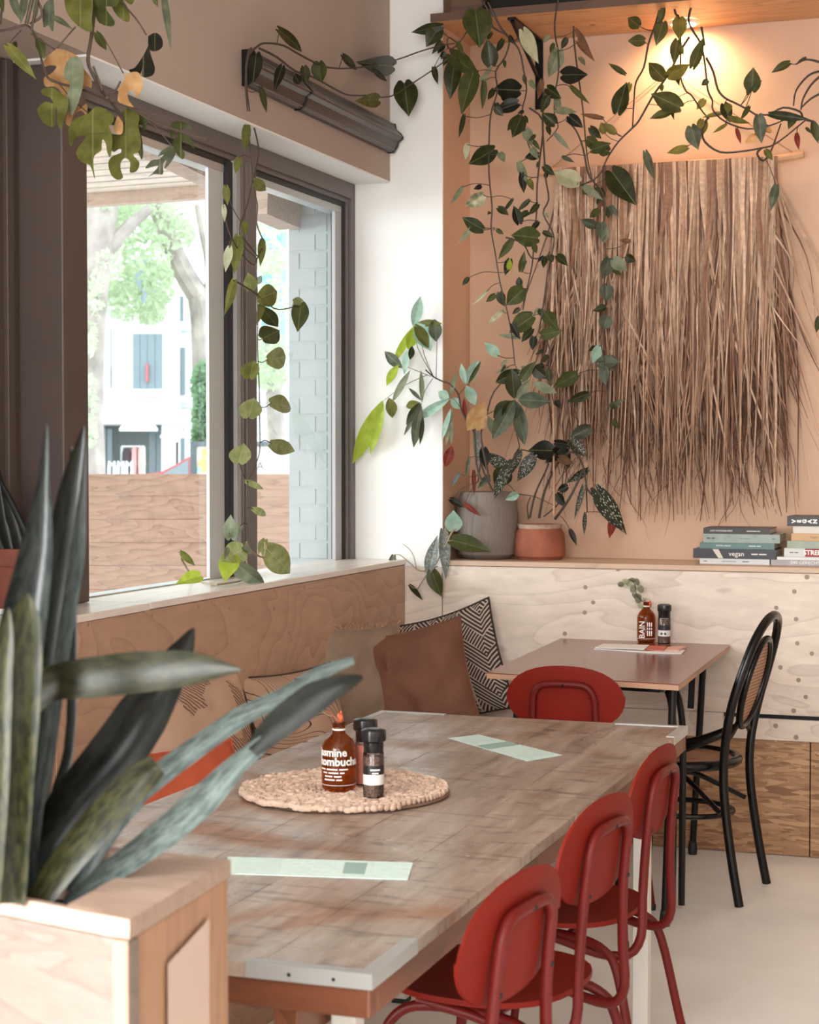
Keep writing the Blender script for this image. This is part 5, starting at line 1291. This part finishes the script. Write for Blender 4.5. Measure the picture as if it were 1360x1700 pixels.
# eucalyptus sprig in the BAIN bottle
eu = thing('eucalyptus_sprig', 'dried eucalyptus sprig in the BAIN bottle', 'sprig', tuple(b2c+V((0,0,.15))))
ey = b2c.y
MB().tube(smoothpath([b2c+V((0,0,.06)),b2c+V((-.003,0,.152)),PY(1066,998,ey),PY(1056,985,ey),PY(1054,970,ey),PY(1046,962,ey),PY(1032,968,ey)]), .0016, 5).build('stem', M['stem'], eu)
random.seed(33)
for (x,y,w,h_,key) in [(1031,970,11,10,'e'),(1038,965,11,10,'p'),(1045,969,13,10,'p'),(1050,963,12,9,'e'),(1058,966,8,14,'e'),(1052,978,13,13,'e'),(1064,978,13,13,'e'),(1058,990,15,11,'e'),(1060,996,11,12,'e'),(1052,988,6,8,'e'),(1064,1006,12,9,'p'),(1071,994,10,4,'p')]:
    c_ = PY(x,y,ey+random.uniform(-.01,.01)); s_ = 6.9/F_PX
    mb = MB(); R = Matrix.Rotation(random.uniform(-.5,.5),3,'Z') @ Matrix.Rotation(random.uniform(-.5,.5),3,'X')
    mb.ball(c_, 1, 12, 5, (w*s_/2,.0018,h_*s_/2), R); mb.build('leaf', LM[key], eu, smooth=True)
f3 = thing('dried_flower', 'small coral flower in the BAIN bottle', 'flower', tuple(b2c+V((0,0,.15))))
flower(f3, b2c+V((.004,0,.08)), PY(1079,1003,ey), M['coral'], .008)

# ================================================================ RAFFIA WALL HANGING
wh = thing('wall_hanging', 'large fringed raffia hanging on a wooden rod on the peach wall', 'wall hanging', tuple(PY(1110,270,YW-.04)))
ra, rb = PY(893,287,YW-.035), PY(1335,257,YW-.035)
rp = [ra.lerp(rb,k/10)+V((0,0,.006*sin(k*1.3)-.012*sin(pi*k/10))) for k in range(11)]
MB().tube(smoothpath(rp,3), .0145, 9).build('rod', M['rod'], wh, smooth=True)
ap = PY(1110,118,YW-.012)
MB().tube([PY(905,288,YW-.03),ap,PY(1322,257,YW-.03)], .0022, 5).build('hanging_cord', M['twine'], wh)
hk = MB().ball(ap, .006, 8, 5).build('nail', M['black'], wh)
random.seed(41)
def strip_mesh(L_, w, seed, wave=.02, n=12):
    rnd = random.Random(seed); mb = MB(); ph = rnd.uniform(0,6); ph2 = rnd.uniform(0,6); lean = rnd.uniform(-.06,.06); tw = rnd.uniform(-2.2,2.2); f = rnd.uniform(1.5,5)
    for i in range(n+1):
        s = i/n
        x = lean*s*s*L_*.8 + wave*sin(ph+s*f)*s ; y = -.012*sin(ph2+s*5)*s - .01*s; z = -s*L_
        ww = w*(1-.75*s**3)*(.85+.3*rnd.random())/2; a = tw*s+.25*sin(ph+s*9)
        dx, dy = cos(a)*ww, sin(a)*ww*.6
        mb.v += [V((x-dx,y-dy,z)), V((x,y-.12*w,z)), V((x+dx,y+dy,z))]
    for i in range(n):
        a = i*3; mb.f += [(a,a+1,a+4,a+3),(a+1,a+2,a+5,a+4)]
    return mb
variants = []
for k in range(44):
    mb = strip_mesh(1.0, random.uniform(.012,.026), 100+k, random.uniform(.008,.035), 14)
    me = bpy.data.meshes.new('strip'); me.from_pydata(mb.v, [], mb.f); me.materials.append(M['raffia%d' % random.choice([0,0,1,1,2,3])]); me.shade_smooth(); variants.append(me)
def bottom_len(u):   # u 0..1 across
    x = 920+u*378
    yb = 700 + 95*min(1, u/.25) + 30*sin(u*3) + (25 if u > .4 else 0)
    return yb
o0 = ORG[wh.name]
count = 0
for k in range(300):
    u = (k+random.random())/300
    if k % 3 == 0: u = (k+1.5)/300
    top = PY(926+u*362, 279-u*20, YW-.035 - random.choice([.016,.024,.032,.04]))
    yb = bottom_len(u) + random.gauss(-60,70); yb = min(yb, 858)
    L_ = max(.35, (yb-280)*7.1/F_PX); 
    if k % 3 == 0: L_ = random.uniform(.35,.8)
    m_ = Matrix.Translation(top-o0) @ Matrix.Rotation(random.gauss(0,.03),4,'Y') @ Matrix.Diagonal((random.choice([-1,1])*(random.uniform(.9,1.25) if k % 3 == 0 else random.uniform(.35,.7)),1,L_,1))
    inst(random.choice(variants), 'strip', wh, m_)
mbs = [MB() for _ in range(4)]
for k in range(1500):
    u = random.random(); s0 = random.random()*.45
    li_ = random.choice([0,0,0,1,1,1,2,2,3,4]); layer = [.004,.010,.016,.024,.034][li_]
    top = PY(924+u*366, 282-u*20 + s0*300, YW-.022-layer)
    yb = bottom_len(u) + random.gauss(-70,75) ; yb = min(max(yb, 420), 872)
    L_ = min((yb-(282+s0*300))*7.1/F_PX, random.uniform(.4,1.5)); L_ = max(L_, .15)
    st = strip_mesh(L_, random.uniform(.006,.013), k+1000, random.uniform(.015,.07), 10)
    rot = Matrix.Rotation(random.gauss(0,.09+.03*li_),3,'Y'); t_ = mbs[[2,2,1,random.choice([0,1]),random.choice([0,0,3])][li_]]  # deeper layers get darker raffia, painting in the shade between strips
    base = len(t_.v); t_.v += [rot @ v + top for v in st.v]; t_.f += [tuple(i+base for i in f) for f in st.f]
for k in range(150):    # wispy ends
    u = random.random(); x0 = 915+u*385; y0_ = random.uniform(560,790); side = -1 if u < .5 else 1
    top = PY(x0, y0_, YW-.03); L_ = random.uniform(.10,.32)
    st = strip_mesh(L_, .0035, k+5000, .05, 8); rot = Matrix.Rotation(random.gauss(0,.22),3,'Y')
    if top.z-L_*1.0 < 1.12: continue
    t_ = mbs[2]; base = len(t_.v); t_.v += [rot @ v + top for v in st.v]; t_.f += [tuple(i+base for i in f) for f in st.f]
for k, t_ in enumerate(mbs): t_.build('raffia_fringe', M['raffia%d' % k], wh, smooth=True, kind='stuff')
# ================================================================ OUTSIDE THE WINDOW
struct(MB().box((-60,-20,-.35),(-2.95,90,-.30)), 'ground_street', solid('paving', (.45,.44,.43), .9, var=.1))
# painted brick pier beside the window
M['wbrick'] = solid('painted_brick', (.36,.385,.38), .7, bump=.3, bscale=50, var=.03, vscale=10)
pr_ = thing('brick_pier', 'white-painted brick pier just outside the window at its far edge', 'pier', (-2.9,6.75,0))
MB().box((-2.868,6.7075,-.3),(-2.66,7.0,3.4)).box((-2.695,6.70,-.3),(-2.66,6.716,3.4)).build('mortar_core', M['wbrick'], pr_)
bx0, bx1 = -2.868, -2.697
rows = 26; bh = .062
me1 = None
for r_ in range(rows):
    z = 1.0+r_*.0735; cuts = [bx0, bx0+(.05 if r_%2 else .12), bx1]
    for a_, b_ in zip(cuts, cuts[1:]):
        if b_-a_ < .03: continue
        random.seed(r_*7+int(a_*100)); o_ = random.uniform(0,.002)
        MB().box((a_+.004,6.703+o_,z),(b_-.004,6.716,z+bh)).build('brick', M['wbrick'], pr_)
# plank fence of the terrace
wf = 9.0
F0, F1 = PW(70,788,wf), PW(560,785,wf)
fn = thing('plank_fence', 'low fence of weathered pink-brown planks outside the window', 'fence', tuple((F0+F1)/2-V((0,0,.9))))
ztop = F0.z; joints = [787,823.5,862.5,901,939.5,979,1018,1057]
pm = [wood('fence_plank_%d' % k, (.20,.115,.078), (.44,.29,.215), 'X', 1.5+.25*k, 16, .75, knots=2.2+.4*k, stretch=7, bump=.3) for k in range(3)]
dv = (F1-F0).normalized(); nv = V((-dv.y,dv.x,0))
fang = math.atan2(dv.y, dv.x)
for k in range(7):
    za = PW(300,joints[k],wf).z; zb_ = PW(300,joints[k+1],wf).z+.0012
    off = nv*[0,.006,.002,.008,.001,.005,.0][k]
    ln = Vector((F1-F0)).length
    mb = MB().box((0,-.012,0),(ln,.012,za-zb_))
    o_ = mb.build('plank', pm[k%3], None, bevel=.002)
    o_.parent = fn; o_.matrix_local = Matrix.Translation(V((F0.x,F0.y,zb_))+off-ORG[fn.name]) @ Matrix.Rotation(fang,4,'Z')
for f_ in (.12,.5,.9):
    p_ = F0.lerp(F1,f_)+nv*.05; MB().box((p_.x-.03,p_.y-.02,-.3),(p_.x+.03,p_.y+.02,ztop-.02)).build('post', pm[0], fn)

# canopy roof over the terrace: slats and beams
cn = thing('terrace_canopy', 'slatted timber canopy roof outside above the window', 'canopy', tuple(PZ(260,300,2.80)))
zc = 2.80
ds = V((-.962,.272,0)); dn = V((.272,.962,0))
c0 = PZ(148,318,zc); c1 = PZ(360,303,zc); edge_d = (c1-c0).normalized(); edge_n = V((edge_d.y,-edge_d.x,0)); 
if edge_n.y > 0: edge_n = -edge_n
M['slat'] = wood('canopy_slat', (.38,.30,.24), (.70,.60,.51), 'X', 2, 6, .8)
M['beam'] = wood('canopy_beam', (.30,.20,.15), (.52,.39,.31), 'X', 2, 6, .8)
mid_e = (c0+c1)/2
for k in range(30):
    p_ = mid_e + edge_n*(.10+k*.15)
    if p_.x > -2.9 + .9: pass
    a_, b_ = p_-edge_d*2.6, p_+edge_d*2.2
    # stop short of the house wall
    if b_.x > -2.92:
        t_ = (-2.92-a_.x)/(b_.x-a_.x)
        if t_ < .05: continue
        b_ = a_.lerp(b_, t_)
    MB().bar(a_+V((0,0,.045)), b_+V((0,0,.045)), .15, .006).build('backing', M['post'], cn)
    MB().bar(a_+V((0,0,.0*(k%2))), b_+V((0,0,.0*(k%2))), .118, .03).build('slat', M['slat'], cn)
MB().bar(mid_e-edge_d*2.6+V((0,0,-.03)), mid_e+edge_d*1.15+V((0,0,-.03)), .07, .09).build('beam', M['beam'], cn)
q0, q1 = PZ(232,222,2.70), PZ(372,296,2.70); dq = (q1-q0).normalized()
MB().bar(q0-dq*.6, q1+dq*.1, .10, .12).build('beam', M['beam'], cn)
MB().bar(PW(425,322,6.9)+V((0,0,0)), PW(482,348,7.2), .10, .16).build('beam', M['beam'], cn)
MB().box((-2.96,3.6,2.66),(-2.88,6.69,2.8)).build('wall_plate', M['beam'], cn)

# street tree with ivy, second tree
M['bark'] = solid('tree_bark', (.34,.30,.27), .95, var=.3, vscale=5, bump=.6, bscale=14)
def leafcloud(regions, w, n, size, seed, mat, name, parent, depth=1.2):
    rnd = random.Random(seed); mb = MB()
    for _ in range(n):
        cx, cy, rx, ry = rnd.choice(regions)
        a_ = rnd.uniform(0,2*pi); q = sqrt(rnd.random())
        p = PW(cx+rx*q*cos(a_), cy+ry*q*sin(a_), w+rnd.uniform(-depth,depth))
        s = size*rnd.uniform(.6,1.3); R = Matrix.Rotation(rnd.uniform(0,6.3),3,V((rnd.uniform(-1,1),rnd.uniform(-1,1),rnd.uniform(-1,1))).normalized())
        mb.poly([p+R@V(v)*s for v in ((0,-1,0),(.55,-.3,.1),(.45,.5,0),(0,1.1,-.1),(-.45,.5,0),(-.55,-.3,.1))])
    return mb.build(name, mat, parent, kind='stuff')
M['fol'] = leaf_mat('tree_foliage', (.24,.36,.24), (.58,.68,.50), .6, trans=.5)
M['fol2'] = leaf_mat('ivy_foliage', (.08,.24,.13), (.20,.44,.27), .6, trans=.4)
def tree(name, label, w, limbs, regions, n, seed, size=.09, fol='fol'):
    base = PW(*limbs[0][0][0][:2], w)
    t = thing(name, label, 'tree', (base.x,base.y,-.3))
    for li, (pts, rad) in enumerate(limbs):
        MB().tube(smoothpath([PW(x,y,w) for x,y in pts],3), [rad[0]+(rad[1]-rad[0])*i/((len(pts)-1)*3) for i in range((len(pts)-1)*3+1)], 9).build('trunk' if li == 0 else 'branch', M['bark'], t, smooth=True)
    leafcloud(regions, w, n, size, seed, M[fol], 'foliage', t)
    return t
W1 = 20
t1 = tree('street_tree', 'forked street tree with ivy-covered trunk across the terrace fence', W1, [([(346,1000),(344,790),(343,640),(340,540),(334,495)],(.17,.15)),([(336,500),(312,465),(292,425),(275,380),(262,345),(250,315),(240,270)],(.13,.08)),([(340,510),(352,470),(349,430),(340,390),(330,340)],(.09,.05)),([(348,440),(385,380),(420,300)],(.06,.03))],
 [(250,345,55,30),(215,350,40,34),(280,385,45,28),(190,400,35,45),(240,430,45,45),(265,470,28,40),(200,470,20,40),(170,470,18,35),(205,500,30,35),(250,520,25,18),(190,345,35,30)], 3300, 51, .045)
leafcloud([(340,640,20,40),(338,700,18,45),(342,670,19,60),(336,730,16,25)], W1-.25, 1500, .05, 52, M['fol2'], 'ivy', t1, .12)
t2 = tree('street_tree', 'leaning grey tree trunk at the left edge of the window view', 17, [([(150,1000),(138,700),(145,520),(158,430),(168,360),(178,300),(190,240)],(.22,.13)),([(150,455),(180,415),(215,375),(250,345)],(.08,.05))],
 [(152,560,8,30),(150,660,10,40),(160,500,12,25),(172,330,22,18),(158,470,10,20),(152,720,8,20),(180,440,25,30)], 900, 53, .035)
t3 = tree('street_tree', 'leafy tree seen through the narrow right window pane', 24, [([(462,1000),(460,760),(455,640),(452,520)],(.14,.10))],
 [(450,360,28,36),(448,430,30,30),(452,500,26,40),(450,580,28,30),(448,625,28,22)], 1500, 54, .05)

# white house across the street
WD = 40
M['facade'] = None
def facade_mat():
    m, N, L, P = new_mat('white_painted_facade'); tc = N.new('ShaderNodeTexCoord')
    sp = N.new('ShaderNodeSeparateXYZ'); L.new(tc.outputs['Object'], sp.inputs['Vector'])
    fr_ = mth(N,L,'FRACT', mth(N,L,'MULTIPLY', sp.outputs['Z'], 5.2)); r = ramp(N, [(0,(.44,.46,.47)),(.14,(.44,.46,.47)),(.2,(.72,.73,.73)),(1,(.76,.77,.77))]); L.new(fr_, r.inputs['Fac'])
    L.new(r.outputs['Color'], P.inputs['Base Color']); P.inputs['Roughness'].default_value = .8
    return m
M['facade'] = facade_mat(); M['fac_plain'] = solid('white_render', (.76,.77,.76), .8)
M['bluegrey'] = solid('blue_grey_glass', (.17,.22,.24), .2)
M['dimshop'] = solid('shop_interior', (.30,.34,.33), .8)
ho = thing('shop_house', 'white brick shop house across the street', 'building', tuple(PW(230,800,WD)-V((0,0,2))))
def fbox(x0, y0_, x1, y1_, w0, w1_, name, mat, parent, **k):
    P_ = [PW(x,y,w) for w in (w0,w1_) for x,y in ((x0,y1_),(x1,y1_),(x1,y0_),(x0,y0_))]
    # keep depth faces parallel: rebuild far face by offsetting near face straight back
    d_ = _f*(w1_-w0); n_ = [p for p in P_[:4]]; f_ = [p+d_ for p in n_]
    mb = MB(); mb.hexa(n_, f_); return mb.build(name, mat, parent, **k)
fbox(60,-200,186,700,WD,WD+3,'wall_bay',M['facade'],ho); fbox(186,-200,290,700,WD-.5,WD+3,'wall_bay',M['fac_plain'],ho); fbox(290,-200,420,800,WD+.6,WD+3,'wall_bay',M['facade'],ho)
fbox(60,700,158,1000,WD-.1,WD+3,'shop_pier',M['fac_plain'],ho); fbox(268,700,290,1000,WD-.6,WD+3,'shop_pier',M['fac_plain'],ho); fbox(160,702,268,1000,WD+1.2,WD+3,'shop_backdrop',M['dimshop'],ho)
fbox(150,692,290,703,WD-.9,WD,'shop_cornice',M['fac_plain'],ho)
def win(x0, y0_, x1, y1_, w, mull=2, bars=0, sill=True):
    o_ = fbox(x0,y0_,x1,y1_,w-.06,w+.05,'window',M['fac_plain'],ho)
    n_ = mull+1; wd = (x1-x0-2)/n_
    for k in range(n_):
        fbox(x0+1.5+wd*k,y0_+2,x0+wd*(k+1)+.5,y1_-2,w-.10,w-.05,'pane',M['bluegrey'],o_)
    if sill: fbox(x0-6,y1_,x1+6,y1_+9,w-.45,w,'window_sill',M['fac_plain'],ho)
    if bars:
        for k in range(5): fbox(x0+2+k*(x1-x0-4)/5,y0_+(y1_-y0_)*.62,x0+3+k*(x1-x0-4)/5,y1_-2,w-.2,w-.16,'balcony_bar',M['post'],ho)
win(182,545,199,646,WD-.1,1,True,False); win(219,552,271,647,WD-.6,3); win(291,575,309,658,WD+.5,1); win(186,440,200,500,WD-.1,1,0,False); win(222,430,262,508,WD-.6,2); win(290,490,306,535,WD+.5,1); win(289,710,308,800,WD+.5,1,0,False)
fbox(242,604,246,634,WD-.8,WD-.72,'red_ornament',solid('red_ornament',(.42,.12,.12),.6),ho)
# shopfront
for (x0,x1) in ((162,176),(178,186),(248,258),(260,268)): fbox(x0,712,x1,800,WD+.2,WD+.25,'shop_pane',M['bluegrey'],ho)
aw = thing('shop_awning', 'white awning over the shop door across the street', 'awning', tuple(PW(232,708,WD-1)))
a4 = [PW(198,711,WD-2.4),PW(262,711,WD-2.4),PW(252,700,WD-.95),PW(208,700,WD-.95)]
MB().hexa([p-V((0,0,.06)) for p in a4], a4).build('canvas', M['fac_plain'], aw)
ps = thing('market_parasol','cream market parasol across the street beside the shop','parasol',tuple(PW(294,898,WD-2.5)))
MB().lathe([(.01,.32),(.35,.16),(.36,.10)], PW(294,735,WD-2.5), 10, cap=False).build('canopy', solid('cream_canvas',(.72,.66,.55),.8), ps)
MB().tube([PW(294,734,WD-2.5),PW(294,897,WD-2.5)],.03,6).build('pole', M['post'], ps)
sg = fbox(229,683,242,700,WD-1.1,WD-1.0,'shop_sign',solid('mint_sign',(.55,.75,.72),.6),None,label='round pale sign board on the shop house',cat='sign')
# clothes rail with garments outside the shop
cr = thing('clothes_rail', 'clothes rail outside the shop', 'rail', tuple(PW(225,800,WD-4)))
MB().tube([PW(202,742,WD-4),PW(240,742,WD-4)],.03,6).build('rail_bar', M['steel'], cr)
for x in (203,239): MB().tube([PW(x,742,WD-4),PW(x,901,WD-4)],.03,6).build('upright', M['steel'], cr)
def garment(x0, x1, y0_, y1_, col, lab):
    m_ = solid('garment_%d' % x0, col, .9); n=8
    P_ = [((x0+x1)/2-2,y0_),(x0,y0_+8),(x0-1,y0_+30),(x0+1,y1_),(x1-1,y1_),(x1+1,y0_+30),(x1,y0_+8),((x0+x1)/2+2,y0_)]
    n_ = [PW(x,y,WD-4.15) for x,y in P_]; MB().hexa(n_, [p+_f*.25 for p in n_]).build('garment', m_, None, label=lab, cat='garment', smooth=False)
garment(203,216,743,783,(.05,.035,.04),'black coat hanging on the street clothes rail')
garment(219,226,741,792,(.55,.28,.27),'dusty pink garment on the street clothes rail')
garment(230,238,740,792,(.60,.36,.33),'pale pink garment at the right end of the street rail')
for k, x in enumerate((181,196,210)):
    p_ = [PW(x,905,WD-6),PW(x,776,WD-6),PW(x+3,772,WD-6),PW(x+7,772,WD-6),PW(x+9,776,WD-6),PW(x+9,905,WD-6)]
    MB().tube(smoothpath(p_,2),.028,6).build('bike_hoop', M['label_white'], None, label=['leftmost','middle','rightmost'][k]+' white hoop of three on the pavement across the street', cat='hoop', smooth=True)
# turquoise gable wall
tq = solid('turquoise_wall', (.16,.52,.58), .7)
P_ = [PW(x,y,WD+6) for x,y in ((300,250),(312,330),(332,415),(352,500),(372,620),(372,900),(460,900),(470,250))]
gb = thing('gable_building', 'turquoise painted gable wall behind the trees', 'building', tuple(P_[5]))
MB().hexa(P_, [p+_f*2 for p in P_]).build('gable_wall', tq, gb)
P_ = [PW(x,y,WD+5.8) for x,y in ((322,305),(352,335),(362,350),(362,330),(335,303))]
MB().hexa(P_, [p+_f*.2 for p in P_]).build('mural_band', solid('mural_orange',(.75,.52,.30),.7), gb)
P_ = [PW(x,y,WD+3) for x,y in ((422,640),(500,640),(500,880),(422,880))]
MB().hexa(P_, [p+_f*2 for p in P_]).build('far_house', M['facade'], None, label='white clapboard house seen through the narrow pane', cat='building')
P_ = [PW(x,y,WD-9) for x,y in ((430,372),(434,366),(478,420),(478,430))]
MB().hexa(P_, [p+_f*.3 for p in P_]).build('roof_board', M['fac_plain'], None, label='slanting pale roof board behind the leafy tree', cat='board')
# poster board with frame
WP = 12
sb = thing('poster_board', 'framed street poster board with orange poster behind the fence', 'sign', tuple(PW(395,850,WP)))
dk = solid('sign_frame', (.09,.12,.13), .5)
fbox(316,733,500,741,WP,WP+.06,'frame_bar',dk,sb); fbox(316,741,326,1190,WP,WP+.06,'frame_bar',dk,sb); fbox(490,900,500,1190,WP,WP+.06,'frame_bar',dk,sb)
fbox(326,741,500,900,WP+.02,WP+.05,'poster',solid('poster_cream',(.85,.78,.66),.6),sb)
org_ = solid('poster_orange',(.85,.48,.14),.6)
for k, (x,y,rx,ry) in enumerate([(345,752,11,9),(338,772,9,12),(353,768,10,10),(440,726,8,14)]):
    if k == 3: continue
    pts = [PW(x+rx*cos(a*pi/8),y+ry*sin(a*pi/8)*(1+.15*sin(a*2.3)),WP+.015-.001*k) for a in range(16)]
    MB().poly(pts).build('orange_patch', org_, sb)
pts = [PW(331+4*cos(a*pi/6),780+6*sin(a*pi/6),WP+.012) for a in range(12)]; MB().poly(pts).build('teal_patch', solid('poster_teal',(.35,.7,.68),.6), sb)
dkp = solid('poster_print',(.12,.10,.09),.6)
for ch, x in (('N',352),('A',432)): text(ch, .075, dkp, sb, tuple(PW(x,774,WP+.005)), _r, _u)
mb = MB()
for a in range(10): pass
for pts in ([(452,770),(450,758),(455,748),(464,744),(472,748)],[(456,764),(460,762),(463,764)],[(467,764),(470,762),(474,764)],[(458,778),(464,780),(470,778)]):
    mb.tube([PW(x,y,WP+.012) for x,y in pts], .0025, 4)
mb.build('line_drawing', solid('poster_grey',(.4,.38,.36),.6), sb)
op = [PW(x,y,WD-12) for x,y in ((437,712),(444,690),(448,712),(452,700),(453,728),(436,730))]
# parked car roof behind the fence
WC = 18
ca = thing('parked_car', 'dull red parked car, only its sloping windscreen and roof showing', 'car', tuple(PW(300,840,WC)))
prof_ = [(215,900),(212,800),(240,787),(268,783),(296,769),(312,759),(330,756),(400,756),(430,775),(440,800),(440,900)]
n_ = [PW(x,y,WC) for x,y in prof_]
MB().hexa(n_, [p+_f*1.6 for p in n_]).build('body', solid('car_paint',(.38,.10,.10),.25,.3), ca)
g_ = [PW(x,y,WC-.02) for x,y in ((272,786),(298,772),(313,763),(313,790),(272,792))]
MB().hexa(g_, [p+_f*.01 for p in g_]).build('side_window', M['bluegrey'], ca)
# pale verge behind the fence closes the view low down
for o in list(bpy.data.objects):
    if o.type == 'MESH' and not o.data.materials: o.data.materials.append(M['white'])
